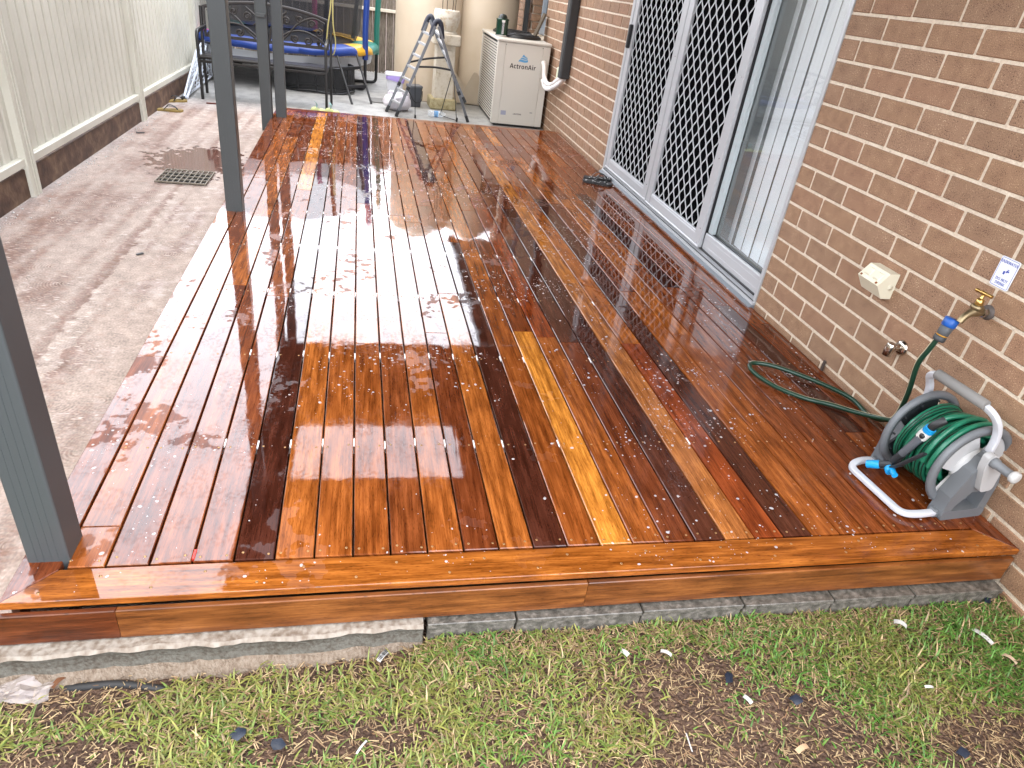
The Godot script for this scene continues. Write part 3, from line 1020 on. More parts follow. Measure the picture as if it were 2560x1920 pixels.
	# far end of the house: a recess with a window, then more brick
	var w2 := Node3D.new()
	w2.name = "rear_wall"
	house.add_child(w2, true)
	boxed("wall", V(0.22, 0.9, -7.98 - 0.7), V(0.41, 2.9, 1.36), M.mortar, w2, 0.0)
	boxed("wall", V(0.46, 0.9, -7.6), V(0.1, 2.9, 0.78), M.mortar, w2, 0.0)
	for i in range(5, 26):
		var y := 0.027 + 0.086 * (i + 0.5)
		for k in 6:
			var zc := -7.976 - 0.12 - 0.24 * k - (0.0 if i % 2 == 0 else 0.12)
			var l := 0.23
			if i % 2 == 1 and k == 5: continue
			if i > 15 and k > 2: continue
			boxed("brick", V(0.006, y, zc), V(0.021, 0.076, l), M["brick%d" % ((i + k) % 4)], w2, 0.002)
		if i < 19:
			for k in 2:
				var l := 0.11 if (i + k) % 2 == 1 else 0.23
				var xc := 0.006 + (0.115 if i % 2 == 0 else 0.055) + (0.0 if k == 0 else (0.18 if i % 2 == 1 else 0.18))
				boxed("brick", V(xc, y, -7.986), V(l - 0.005, 0.076, 0.021), M["brick%d" % ((i + k + 1) % 4)], w2, 0.002)
	var win := Node3D.new()
	win.name = "window"
	house.add_child(win, true)
	var wf := MB.new()
	for e in [[-7.26, 0.05], [-7.92, 0.05]]: wf.box(V(0.13, 1.5, e[0]), V(0.06, 1.5, e[1]), 0.003)
	wf.box(V(0.13, 0.8, -7.59), V(0.07, 0.06, 0.7), 0.003)
	wf.box(V(0.128, 0.97, -7.59), V(0.05, 0.04, 0.61), 0.003)
	obj("frame", wf, plain(0.36, 0.40, 0.44, 0.4), win)
	boxed("pane", V(0.15, 1.55, -7.59), V(0.006, 1.2, 0.62), plain(0.015, 0.017, 0.02, 0.05), win, 0.0)
	boxed("wall", V(0.06, 0.33, -7.59), V(0.1, 0.86, 0.73), M.mortar, house, 0.0)
	# eaves over the rear part
	boxed("eave", V(-0.2, 2.36, -7.4), V(0.72, 0.06, 3.6), plain(0.35, 0.33, 0.3, 0.7), house, 0.0)
	boxed("gutter", V(-0.62, 2.34, -7.4), V(0.11, 0.11, 3.6), M.post, house, 0.01)
	# vertical blinds inside, hanging from above
	var bl := base("vertical_blind", "pale grey vertical blind drawn behind the bare glass of the sliding door", "blind", V(0.16, 0.0, -1.7))
	var slat := plain(0.72, 0.75, 0.76, 0.7)
	slat.backlight_enabled = true
	slat.backlight = Color(0.25, 0.27, 0.28)
	var zs := [-1.75, -1.85, -1.95, -2.05, -2.15, -2.25, -2.345]
	for i in zs.size():
		var mb := MB.new()
		var pts := []
		for j in 7:
			var t := j / 6.0 - 0.5
			pts.append(Vector2(0.0015 * (1.0 - 4.0 * t * t), t * 0.098))
		var outl := pts.duplicate()
		for j in range(6, -1, -1): outl.append(pts[j] + Vector2(0.0012, 0))
		var poly := []
		for q in outl: poly.append(Vector2(q.x, -q.y))
		mb.prism(poly, 1.98, Transform3D(Basis(V(1, 0, 0), -PI / 2), V(0, 0, 0)))
		var o := obj("slat", mb, slat, bl)
		o.position = V(-0.012 + 0.003 * (i % 2), 0.118, zs[i] + 1.7)
		o.rotation.y = -0.05 - 0.02 * (i % 3) - (0.25 if i == 6 else 0.0)
	boxed("headrail", V(0, 2.12, -0.4), V(0.05, 0.04, 1.2), M.white, bl)
	# patio roof on the posts, with one clear sheet
	var roof := base("patio_roof", "flat patio roof over the deck, mirrored in the wet boards", "roof", V(0, 0, 0))
	var rm := plain(0.06, 0.056, 0.05, 0.6)
	var x0 := -2.8
	var zf := 0.42
	var zb := -5.52
	for e in [[x0, 0.02, -3.2, zf], [x0, 0.02, zb, -4.0], [x0, -2.5, -4.0, -3.2], [-1.12, 0.02, -4.0, -3.2]]:
		boxed("roof_sheet", V((e[0] + e[1]) / 2, 2.325, (e[2] + e[3]) / 2), V(e[1] - e[0] - 0.001, 0.05, e[3] - e[2] - 0.001), rm, roof, 0.0)
	var sky := plain(0.9, 0.92, 0.95, 0.1)
	sky.albedo_color.a = 0.1
	sky.transparency = BaseMaterial3D.TRANSPARENCY_ALPHA
	boxed("clear_sheet", V(-1.81, 2.345, -3.6), V(1.38, 0.0006, 0.8), sky, roof, 0.0)
	boxed("gutter", V(-2.75, 2.37, -2.55), V(0.1, 0.12, 5.94), M.post, roof, 0.01)
	boxed("fascia", V(-1.4, 2.36, 0.44), V(2.8, 0.12, 0.03), M.post, roof, 0.005)

	# posts
	for e in [[-2.612, -0.1405, "dark grey square steel post standing on the front corner of the deck"], [-2.632, -2.733, "dark grey square steel post halfway along the left edge of the deck"], [-2.678, -5.42, "dark grey square steel post at the far left corner of the deck, beside the downpipe"]]:
		var p := base("steel_post", e[2], "post", V(e[0], 0, e[1]), "steel posts along the deck edge", 0.01)
		var mb := MB.new()
		mb.sweep([V(0, -0.11, 0), V(0, 2.3, 0)], rrect(0.086, 0.086, 0.006, 3), false, false)
		obj("post_tube", mb, M.post, p)
		for s in [-0.022, -0.008, 0.008, 0.022]:
			boxed("seam", V(s, 1.1, 0.0432), V(0.0012, 2.3, 0.0008), plain(0.05, 0.058, 0.06, 0.5), p, 0.0)
	var dp := base("downpipe", "dark grey rectangular downpipe standing close beside the far corner post", "downpipe", V(-2.79, -0.115, -5.36))
	var dm := MB.new()
	dm.sweep([V(0, 0, 0), V(0, 2.4, 0)], rrect(0.062, 0.095, 0.012, 3), false, false)
	obj("pipe", dm, M.post, dp)
	boxed("bracket", V(0.0, 0.9, 0), V(0.07, 0.03, 0.102), M.post, dp)

# ---------------------------------------------------------------- things on the brick wall
func build_wall_things() -> void:
	# weatherproof double switch box
	var cr := plain(0.70, 0.655, 0.50, 0.4)
	var o := base("outlet_box", "cream weatherproof double outlet box with rusty screws, fixed to the brick wall", "outlet", V(0, 0.46, -0.93))
	var mb := MB.new()
	mb.prism([Vector2(0.0, -0.045), Vector2(-0.042, -0.045), Vector2(-0.078, 0.005), Vector2(-0.042, 0.052), Vector2(0.0, 0.052)], 0.118, Transform3D(Basis.IDENTITY, V(0.001, 0, -0.059)))
	obj("housing", mb, cr, o)
	var nrm := V(-0.047, 0.036, 0).normalized()
	var bs := Basis(V(0, 0, 1), atan2(0.036, -0.047) - PI)
	for z in [-0.026, 0.026]:
		var c := V(-0.059, 0.030, z)
		boxed("switch", c, V(0.008, 0.032, 0.034), cr, o, 0.003, Basis(V(0, 0, 1), -0.654))
		var rb := MB.new()
		for k in 3: rb.box(c + nrm * 0.0045 + V(0.007, 0.0085, 0) * (k - 1), V(0.002, 0.0022, 0.022), 0.0006, Basis(V(0, 0, 1), -0.654))
		obj("ribs", rb, cr, o)
		boxed("screw", V(-0.0752, 0.012, z * 1.7), V(0.003, 0.008, 0.009), plain(0.22, 0.07, 0.012, 0.8), o, 0.001, Basis(V(0, 0, 1), -0.654))
	var kd := MB.new()
	kd.lathe([Vector2(0.011, 0), Vector2(0.011, 0.0012), Vector2(0, 0.0014)], 16, Transform3D(Basis(V(1, 0, 0), PI / 2), V(-0.02, 0.0, 0.059)))
	obj("knockout", kd, cr, o)
	# sign
	var s := base("rainwater_sign", "small white sign with blue lettering about rainwater, above the brass tap", "sign", V(-0.0015, 0.677, -0.4835))
	var pm := plain(0.78, 0.79, 0.82, 0.35)
	var blue := plain(0.02, 0.06, 0.33, 0.4)
	var to_wall := Basis(V(0, 1, 0), -PI / 2)
	mb = MB.new()
	mb.prism(rrect(0.07, 0.093, 0.007), 0.002, Transform3D(to_wall, V(0, 0, 0)))
	obj("plate", mb, pm, s)
	mb = MB.new()
	var ring := []
	for q in rrect(0.063, 0.086, 0.005): ring.append(to_wall * V(q.x, q.y, 0) + V(-0.0022, 0, 0))
	mb.tube(ring, 0.0007, 4, true)
	obj("border_line", mb, blue, s)
	text("lettering", "RAINWATER", 0.0125, blue, s, Transform3D(to_wall, V(-0.0024, 0.0325, 0)))
	text("lettering", "DO NOT", 0.0125, blue, s, Transform3D(to_wall, V(-0.0024, -0.0205, 0)))
	text("lettering", "DRINK", 0.0125, blue, s, Transform3D(to_wall, V(-0.0024, -0.033, 0)))
	mb = MB.new()
	var ic := Transform3D(to_wall, V(-0.0021, 0.004, 0))
	mb.prism([Vector2(-0.0065, -0.008), Vector2(-0.001, -0.008), Vector2(-0.0005, 0.002), Vector2(-0.007, 0.002)], 0.0008, ic)
	mb.prism([Vector2(0.002, 0.002), Vector2(0.0035, 0.006), Vector2(0.012, 0.006), Vector2(0.012, 0.001), Vector2(0.006, 0.0015), Vector2(0.0055, -0.0012), Vector2(0.0025, -0.0012)], 0.0008, ic)
	mb.prism([Vector2(0.0035, 0.0085), Vector2(0.0105, 0.0085), Vector2(0.0105, 0.0098), Vector2(0.0035, 0.0098)], 0.0008, ic)
	mb.prism([Vector2(0.0063, 0.006), Vector2(0.0078, 0.006), Vector2(0.0078, 0.0086), Vector2(0.0063, 0.0086)], 0.0008, ic)
	obj("tap_symbol", mb, blue, s)
	# brass tap
	var t := base("garden_tap", "worn brass garden tap with a tee handle, hose connector pushed on its spout", "tap", V(0, 0.55, -0.474))
	mb = MB.new()
	mb.lathe([Vector2(0.024, 0), Vector2(0.024, 0.003), Vector2(0.016, 0.008), Vector2(0.011, 0.01)], 20, Transform3D(Basis(V(0, 0, 1), PI / 2), V(0, 0, 0)))
	obj("flange", mb, plain(0.12, 0.1, 0.09, 0.7, 0.5), t)
	mb = MB.new()
	mb.tube([V(-0.008, 0, 0), V(-0.028, 0, 0)], 0.0125, 14)
	mb.tube(curve([V(-0.03, 0.002, 0), V(-0.052, 0.004, 0), V(-0.07, 0.002, 0), V(-0.092, -0.013, 0), V(-0.103, -0.032, 0)], 4), 0.0125, 14, false, [0.9, 1.1, 1.25, 1.3, 1.35, 1.35, 1.3, 1.2, 1.1, 1.0, 0.95, 0.9, 0.88, 0.85, 0.85, 0.85, 0.85])
	mb.lathe([Vector2(0.014, 0.0), Vector2(0.019, 0.008), Vector2(0.019, 0.016), Vector2(0.014, 0.02), Vector2(0.0, 0.021)], 18, Transform3D(Basis(), V(-0.06, 0.008, 0)))
	obj("body", mb, M.oldbrass, t)
	mb = MB.new()
	mb.sweep([V(-0.018, 0, 0), V(-0.03, 0, 0)], [Vector2(1, 0) * 0.016, Vector2(0.5, 0.866) * 0.016, Vector2(-0.5, 0.866) * 0.016, Vector2(-1, 0) * 0.016, Vector2(-0.5, -0.866) * 0.016, Vector2(0.5, -0.866) * 0.016], false, false)
	obj("nut", mb, M.steel, t)
	mb = MB.new()
	mb.lathe([Vector2(0.011, 0.0), Vector2(0.0125, 0.003), Vector2(0.011, 0.018), Vector2(0.007, 0.02), Vector2(0.005, 0.022), Vector2(0.005, 0.036)], 14, Transform3D(Basis(), V(-0.06, 0.028, 0)))
	mb.tube([V(-0.06, 0.066, -0.029), V(-0.06, 0.066, -0.024), V(-0.06, 0.066, -0.012), V(-0.06, 0.066, -0.008), V(-0.06, 0.066, 0.008), V(-0.06, 0.066, 0.012), V(-0.06, 0.066, 0.024), V(-0.06, 0.066, 0.029)], 0.006, 10, false, [0.9, 1.05, 0.75, 1.15, 1.15, 0.75, 1.05, 0.9])
	obj("tee_handle", mb, M.brass, t)
	t.rotation.y = 0.12
	# capped chrome outlet lower down
	var c2 := base("chrome_elbow", "capped chrome elbow outlet on the brick wall, lower than the brass tap", "wall outlet", V(0, 0.289, -0.723))
	mb = MB.new()
	mb.lathe([Vector2(0.029, 0), Vector2(0.028, 0.006), Vector2(0.02, 0.012), Vector2(0.014, 0.014)], 24, Transform3D(Basis(V(0, 0, 1), PI / 2), V(0, 0, 0)))
	obj("flange", mb, M.chrome, c2)
	mb = MB.new()
	mb.tube(curve([V(-0.01, 0, 0), V(-0.032, 0.002, 0), V(-0.046, -0.002, 0.0), V(-0.05, -0.02, 0)], 4), 0.013, 14)
	mb.lathe([Vector2(0.0, 0.0), Vector2(0.0165, 0.0), Vector2(0.0165, 0.012), Vector2(0.0175, 0.013), Vector2(0.0175, 0.045), Vector2(0.015, 0.049), Vector2(0.0, 0.049)], 20, Transform3D(Basis(V(0, 0, 1), -0.12), V(-0.052, -0.032, 0)))
	obj("elbow", mb, M.chrome, c2)
	# offcut of metal strip standing at the foot of the wall
	boxed("metal_strip", V(0, 0, 0), V(0.006, 0.05, 0.014), plain(0.05, 0.035, 0.028, 0.7), base("metal_offcut", "short dark metal strip poking up between deck and brick wall behind the hose", "offcut", V(-0.008, 0.022, -1.055)), 0.001)
	# dark duct with two white lagged pipes
	var d := base("pipe_duct", "tall dark duct cover fixed upright to the brick wall beside the air conditioner", "duct", V(0, 0.51, -5.925))
	boxed("cover", V(-0.045, 0.9, 0), V(0.088, 1.8, 0.13), M.postdark, d, 0.006)
	boxed("seam", V(-0.0905, 0.9, 0.0), V(0.004, 1.8, 0.09), M.postdark, d, 0.001)
	var lag := base("lagged_pipes", "pair of white insulated pipes curving from the air conditioner up into the dark duct", "pipes", V(-0.05, 0.5, -6.05))
	var wl := plain(0.74, 0.70, 0.66, 0.6)
	for k in 2:
		mb = MB.new()
		var dy := -0.034 * k
		var pts := curve([V(-0.055, 0.07 + dy * 0.2, -0.56), V(-0.052, 0.03 + dy * 0.4, -0.5), V(-0.05, -0.06 + dy, -0.44), V(-0.045, -0.105 + dy, -0.3), V(-0.035, -0.085 + dy, -0.12), V(-0.02, -0.02 + dy * 0.6, 0.04), V(0.0, 0.03 + dy * 0.3, 0.14)] if k == 0 else [V(-0.055, -0.06 + dy, -0.47), V(-0.05, -0.115 + dy, -0.34), V(-0.04, -0.09 + dy, -0.12), V(-0.012, -0.02 + dy, 0.05), V(0.012, 0.02 + dy * 0.3, 0.14)], 6)
		mb.tube(pts, 0.024, 12)
		obj("pipe", mb, wl, lag)
	for z in [-0.38, -0.05]:
		mb = MB.new()
		mb.lathe([Vector2(0.045, -0.004), Vector2(0.047, 0.0), Vector2(0.045, 0.004)], 16, Transform3D(Basis(V(1, 0, 0), PI / 2 + 0.3) * Basis.from_scale(V(0.62, 1, 1.0)), V(-0.042, -0.115 if z < -0.2 else -0.09, z)))
		obj("cable_tie", mb, M.black, lag)
	boxed("wall_plug", V(0.0, 0, 0), V(0.05, 0.13, 0.06), plain(0.55, 0.58, 0.42, 0.6), base("conduit_fitting", "pale green and white conduit fitting behind the lagged pipes", "fitting", V(-0.03, 0.52, -6.16)), 0.012)

# ---------------------------------------------------------------- hose reel
func build_reel() -> void:
	var grey := plain(0.13, 0.14, 0.15, 0.42)
	var pale := plain(0.42, 0.42, 0.42, 0.45)
	var tubem := plain(0.58, 0.60, 0.64, 0.32, 0.1)
	var green := plain(0.012, 0.145, 0.08, 0.28)
	var dark := plain(0.022, 0.026, 0.03, 0.45)
	var aqua := plain(0.01, 0.29, 0.62, 0.35)
	var o := base("hose_reel", "grey garden hose reel wound with green hose, standing on the deck corner by the wall", "hose reel", V(-0.118, 0.0, -0.29), "", 0.10)
	var hub := V(0, 0.163, 0)
	var disc := func(z: float, r: float, out: float) -> Transform3D:
		return Transform3D(Basis(V(1, 0, 0), PI / 2 * out), V(0, 0.163, z))
	# near flange: rim and spoked face with three openings
	for side in [1, -1]:
		var z: float = 0.098 * side
		var rim := MB.new()
		rim.lathe([Vector2(0.121, -0.008), Vector2(0.138, -0.011), Vector2(0.146, -0.004), Vector2(0.146, 0.006), Vector2(0.138, 0.012), Vector2(0.121, 0.009), Vector2(0.121, -0.008)], 48, disc.call(z, 0.146, side))
		obj("flange_rim", rim, grey, o)
		var face := MB.new()
		var ns := 3
		for k in ns:
			var a0 := TAU * k / ns + (0.35 if side == 1 else 0.0)
			var poly := []
			for j in 9: poly.append(Vector2.from_angle(a0 - 0.62 + 1.24 * j / 8.0) * 0.1225)
			for j in 9: poly.append(Vector2.from_angle(a0 + 0.92 - 1.84 * j / 8.0) * 0.062)
			face.prism(poly, 0.008, Transform3D(Basis.IDENTITY, V(0, 0.163, z - 0.004)))
		face.lathe([Vector2(0.0, 0.018), Vector2(0.05, 0.017), Vector2(0.064, 0.008), Vector2(0.066, -0.004), Vector2(0.0, -0.004)], 36, disc.call(z, 0, side))
		for j in 12:
			var a := TAU * j / 12
			face.box(V(cos(a) * 0.119, 0.163 + sin(a) * 0.119, z - 0.012 * side), V(0.004, 0.006, 0.012), 0.001)
		obj("flange_face", face, pale if side == 1 else dark, o)
	var drum := MB.new()
	drum.lathe([Vector2(0.05, -0.1), Vector2(0.05, 0.1)], 24, disc.call(0, 0, 1))
	obj("drum", drum, dark, o)
	# hose wound in layers, uneven on top
	var hr := 0.0083
	var r2 := RandomNumberGenerator.new()
	r2.seed = 4
	var stripe := plain(0.006, 0.012, 0.009, 0.35)
	for layer in 3:
		var turns: int = [10, 9, 8][layer]
		var rad: float = [0.082, 0.098, 0.1135][layer]
		var pts := []
		for i in turns * 22 + 1:
			var a := TAU * i / 22.0
			var zz := lerpf(-0.082, 0.08, float(i) / (turns * 22.0))
			if layer % 2 == 1: zz = -zz
			if layer == 2: zz = lerpf(-0.078, 0.055, float(i) / (turns * 22.0)) + 0.006 * sin(a * 0.37 + 1.0) + 0.01 * sin(a)
			var rr := rad + (0.0045 * sin(a * 0.21 + layer) + 0.0035 * sin(a * 0.5 + 2.0) if layer > 0 else 0.0)
			pts.append(V(cos(a) * rr, 0.163 + sin(a) * rr, zz))
		var mb := MB.new()
		mb.tube(pts, hr, 8)
		obj("wound_hose", mb, green, o)
		if layer == 2:
			var sp := []
			for i in pts.size():
				var c: Vector3 = pts[i] - hub
				c.z = 0
				sp.append(pts[i] + c.normalized() * hr * 0.82 + V(0, 0, hr * 0.55))
			mb = MB.new()
			mb.tube(sp, 0.0017, 5)
			obj("hose_stripe", mb, stripe, o)
	# loose crossing turns on top
	for k in 3:
		var pts := []
		for i in 25:
			var t := i / 24.0
			var a := lerpf(-0.35, 3.2, t)
			var rr := 0.126 + 0.004 * sin(t * PI) + 0.004 * k
			pts.append(V(cos(a) * rr, 0.163 + sin(a) * rr, lerpf([0.075, 0.03, 0.07][k], [-0.02, 0.05, 0.078][k], smoothstep(0.0, 1.0, t))))
		var mb := MB.new()
		mb.tube(pts, hr, 8)
		obj("wound_hose", mb, green, o)
	# feet: triangular frames at both ends
	for side in [1, -1]:
		var z: float = 0.128 * side
		var ft := MB.new()
		var outer := rounded([Vector2(-0.078, 0.0), Vector2(0.088, 0.0), Vector2(0.084, 0.13), Vector2(0.055, 0.215), Vector2(-0.02, 0.222), Vector2(-0.075, 0.135)], 0.022, 4, true)
		var inner := rounded([Vector2(-0.05, 0.03), Vector2(0.056, 0.03), Vector2(0.054, 0.1), Vector2(-0.006, 0.1)], 0.01, 3, true)
		# walls of the frame as bars round the opening
		var c := V(0, 0, z)
		var sec := 0.05
		ft.prism(rounded([Vector2(-0.082, 0.0), Vector2(0.09, 0.0), Vector2(0.088, 0.034), Vector2(-0.082, 0.034)], 0.012, 3, true), sec, Transform3D(Basis.IDENTITY, c - V(0, 0, sec / 2)))
		ft.prism([Vector2(-0.082, 0.03), Vector2(-0.05, 0.03), Vector2(-0.046, 0.052), Vector2(-0.004, 0.108), Vector2(-0.022, 0.215), Vector2(-0.05, 0.18), Vector2(-0.08, 0.088)], sec - 0.003, Transform3D(Basis.IDENTITY, c - V(0, 0, sec / 2 - 0.0015)))
		ft.prism([Vector2(0.056, 0.03), Vector2(0.088, 0.03), Vector2(0.084, 0.13), Vector2(0.06, 0.19), Vector2(0.04, 0.15), Vector2(0.054, 0.1)], sec - 0.003, Transform3D(Basis.IDENTITY, c - V(0, 0, sec / 2 - 0.0015)))
		ft.prism(rounded([Vector2(-0.03, 0.1), Vector2(0.062, 0.1), Vector2(0.07, 0.17), Vector2(0.045, 0.222), Vector2(-0.018, 0.226), Vector2(-0.048, 0.17)], 0.03, 5, true), sec - 0.012, Transform3D(Basis.IDENTITY, c - V(0, 0, sec / 2 - 0.006)))
		obj("foot", ft, grey, o)
	# square tube frame: front loop on the deck and the carrying handle
	var sec2 := rrect(0.021, 0.016, 0.003, 2)
	var lp := MB.new()
	lp.sweep(rounded([V(-0.07, 0.016, 0.128), V(-0.135, 0.02, 0.136), V(-0.20, 0.013, 0.12), V(-0.20, 0.013, -0.12), V(-0.135, 0.02, -0.136), V(-0.07, 0.016, -0.128)], 0.055, 6), sec2, false, true, [], V(0, 1, 0))
	obj("front_loop", lp, tubem, o)
	var hp := MB.new()
	hp.sweep(rounded([V(0.0, 0.205, 0.128), V(0.0, 0.30, 0.128), V(-0.052, 0.372, 0.125), V(-0.058, 0.382, 0.0), V(-0.052, 0.372, -0.125), V(0.0, 0.30, -0.128), V(0.0, 0.205, -0.128)], 0.055, 6), sec2, false, true, [], V(1, 0.4, 0))
	obj("handle_tube", hp, tubem, o)
	for side in [1, -1]:
		boxed("collar", V(0.0, 0.222, 0.128 * side), V(0.03, 0.036, 0.028), grey, o, 0.003)
		boxed("collar", V(-0.082, 0.017, 0.129 * side), V(0.034, 0.028, 0.024), grey, o, 0.003)
	var grip := MB.new()
	grip.tube([V(-0.0575, 0.381, 0.092), V(-0.0575, 0.381, 0.089), V(-0.0575, 0.381, 0.0), V(-0.0575, 0.381, -0.089), V(-0.0575, 0.381, -0.092)], 0.0165, 14, false, [0.85, 1.0, 1.0, 1.0, 0.85])
	obj("grip", grip, plain(0.19, 0.185, 0.175, 0.75), o)
	# crank
	var cr := Node3D.new()
	cr.name = "crank"
	o.add_child(cr, true)
	var arm := MB.new()
	arm.prism(rounded([Vector2(-0.012, -0.04), Vector2(0.034, -0.034), Vector2(0.03, 0.03), Vector2(-0.022, 0.10), Vector2(-0.055, 0.098), Vector2(-0.05, 0.05)], 0.014, 4, true), 0.022, Transform3D(Basis.IDENTITY, V(0.004, 0.158, 0.148)))
	obj("crank_arm", arm, pale, cr)
	var kn := MB.new()
	kn.lathe([Vector2(0.0, 0.0), Vector2(0.017, 0.0), Vector2(0.016, 0.016), Vector2(0.0135, 0.022), Vector2(0.0125, 0.062), Vector2(0.0145, 0.066)], 18, Transform3D(Basis(V(1, 0, 0), PI / 2), V(-0.026, 0.235, 0.166)))
	obj("knob", kn, plain(0.16, 0.17, 0.18, 0.5), cr)
	kn = MB.new()
	kn.lathe([Vector2(0.0145, 0.0), Vector2(0.018, 0.004), Vector2(0.018, 0.016), Vector2(0.012, 0.019), Vector2(0.0, 0.019)], 18, Transform3D(Basis(V(1, 0, 0), PI / 2), V(-0.026, 0.235, 0.231)))
	obj("knob_cap", kn, plain(0.45, 0.45, 0.44, 0.4), cr)
	# spray gun lying on the wound hose
	var g := base("spray_nozzle", "black and grey spray gun with bright blue ends, resting on the wound green hose", "spray nozzle", V(-0.25, 0.08, -0.315), "", 0.0)
	var ax := V(0.085, 0.068, 0.0).normalized()
	var b0 := V(0, 0, 0)
	var b1 := V(0.012, 0.172, 0.055)
	var barrel := MB.new()
	var dirv := (b1 - b0)
	barrel.tube([b0, b0 + dirv * 0.1, b0 + dirv * 0.3, b0 + dirv * 0.62, b0 + dirv * 0.8], 0.0145, 14, false, [0.7, 0.95, 0.85, 0.95, 1.05])
	obj("barrel", barrel, dark, g)
	var gsl := MB.new()
	gsl.tube([b0 + dirv * 0.3 + V(-0.005, 0.0, 0.003), b0 + dirv * 0.8 + V(-0.005, 0.0, 0.003)], 0.0125, 10)
	obj("grey_back", gsl, plain(0.10, 0.11, 0.125, 0.35), g)
	var cl := MB.new()
	cl.tube([b0 + dirv * 0.78, b0 + dirv * 0.93], 0.0172, 14)
	obj("white_collar", cl, plain(0.62, 0.61, 0.58, 0.4), g)
	var wn := MB.new()
	wn.ball(b0 + dirv * 0.855 + V(-0.0135, 0.0, 0.0075), V(0.007, 0.010, 0.009), 6)
	obj("release_button", wn, M.black, g)
	var bc := MB.new()
	for t in [0.94, 0.975, 1.01]: bc.tube([b0 + dirv * t, b0 + dirv * (t + 0.024)], 0.0165, 14)
	obj("blue_ring", bc, aqua, g)
	var bk := MB.new()
	bk.tube([b0 + dirv * 1.03, b0 + dirv * 1.12, b0 + dirv * 1.25 + V(0.02, 0.0, 0.0)], 0.0125, 12)
	obj("hose_tail", bk, M.black, g)
	var hd := b0 + V(-0.004, -0.006, 0.0)
	var nz := MB.new()
	nz.tube([hd + V(0.004, 0.006, 0.006), hd + V(-0.014, -0.016, -0.022)], 0.0125, 12)
	obj("spout", nz, dark, g)
	var tipm := MB.new()
	tipm.tube([hd + V(-0.014, -0.016, -0.022), hd + V(-0.017, -0.019, -0.026), hd + V(-0.034, -0.036, -0.05)], 0.0145, 12, false, [0.9, 1.0, 0.9])
	obj("blue_tip", tipm, aqua, g)
	var dial := MB.new()
	dial.tube([hd + V(-0.004, -0.004, 0.012), hd + V(-0.012, -0.008, 0.046)], 0.0095, 10)
	dial.tube([hd + V(-0.004, -0.008, 0.006), hd + V(-0.008, -0.012, 0.022)], 0.0155, 10)
	obj("blue_dial", dial, aqua, g)
	var lev := MB.new()
	lev.sweep(curve([hd + V(-0.006, 0.0, 0.014), hd + V(-0.014, 0.03, 0.042), hd + V(-0.014, 0.08, 0.075), hd + V(-0.01, 0.122, 0.102)], 4), rrect(0.017, 0.007, 0.003, 2), false, true)
	obj("trigger", lev, dark, g)
	g.position = V(-0.25, 0.08, -0.315)
	# hose from the tap down behind the reel and round in a loop on the boards
	var gh := base("garden_hose", "dark green hose with a cream stripe, from the tap to a loop on the boards", "hose", V(0, 0, 0))
	var hose := curve([V(-0.118, 0.445, -0.492), V(-0.122, 0.40, -0.50), V(-0.115, 0.33, -0.52), V(-0.085, 0.2, -0.53), V(-0.055, 0.08, -0.57), V(-0.04, 0.016, -0.68), V(-0.03, 0.012, -0.80), V(-0.07, 0.013, -0.885), V(-0.15, 0.018, -0.965), V(-0.255, 0.026, -1.035), V(-0.335, 0.024, -1.062), V(-0.366, 0.02, -1.03), V(-0.358, 0.016, -0.965), V(-0.315, 0.012, -0.885), V(-0.235, 0.010, -0.81), V(-0.15, 0.011, -0.765), V(-0.09, 0.02, -0.70), V(-0.07, 0.06, -0.60), V(-0.10, 0.13, -0.47)], 8)
	var hm := MB.new()
	hm.tube(hose, 0.0086, 10)
	obj("hose_tube", hm, plain(0.008, 0.04, 0.022, 0.3), gh)
	var sp := []
	for i in hose.size():
		var up := V(-0.7, 0.3, -0.6) if i < 40 else V(0.1, 0.75, -0.66)
		sp.append(hose[i] + up.normalized() * 0.0072)
	hm = MB.new()
	hm.tube(sp, 0.0027, 6)
	obj("cream_stripe", hm, plain(0.55, 0.48, 0.33, 0.45), gh)
	var con := Transform3D(Basis(V(0, 0, 1), -0.2), V(-0.105, 0.517, -0.486))
	for e in [["blue_collar", 0.0215, -0.026, 0.002, plain(0.006, 0.08, 0.34, 0.4)], ["connector", 0.0185, -0.056, -0.024, plain(0.07, 0.075, 0.08, 0.5)], ["orange_ring", 0.0165, -0.061, -0.055, plain(0.62, 0.3, 0.03, 0.4)], ["clamp_nut", 0.0185, -0.078, -0.06, plain(0.04, 0.042, 0.045, 0.5)]]:
		hm = MB.new()
		var r: float = e[1]
		hm.lathe([Vector2(0.0, e[2]), Vector2(r * 0.93, e[2]), Vector2(r, e[2] + 0.003), Vector2(r * 1.04, e[3] - 0.002), Vector2(r * 0.9, e[3]), Vector2(0.0, e[3])], 20, con)
		obj(e[0], hm, e[4], gh)
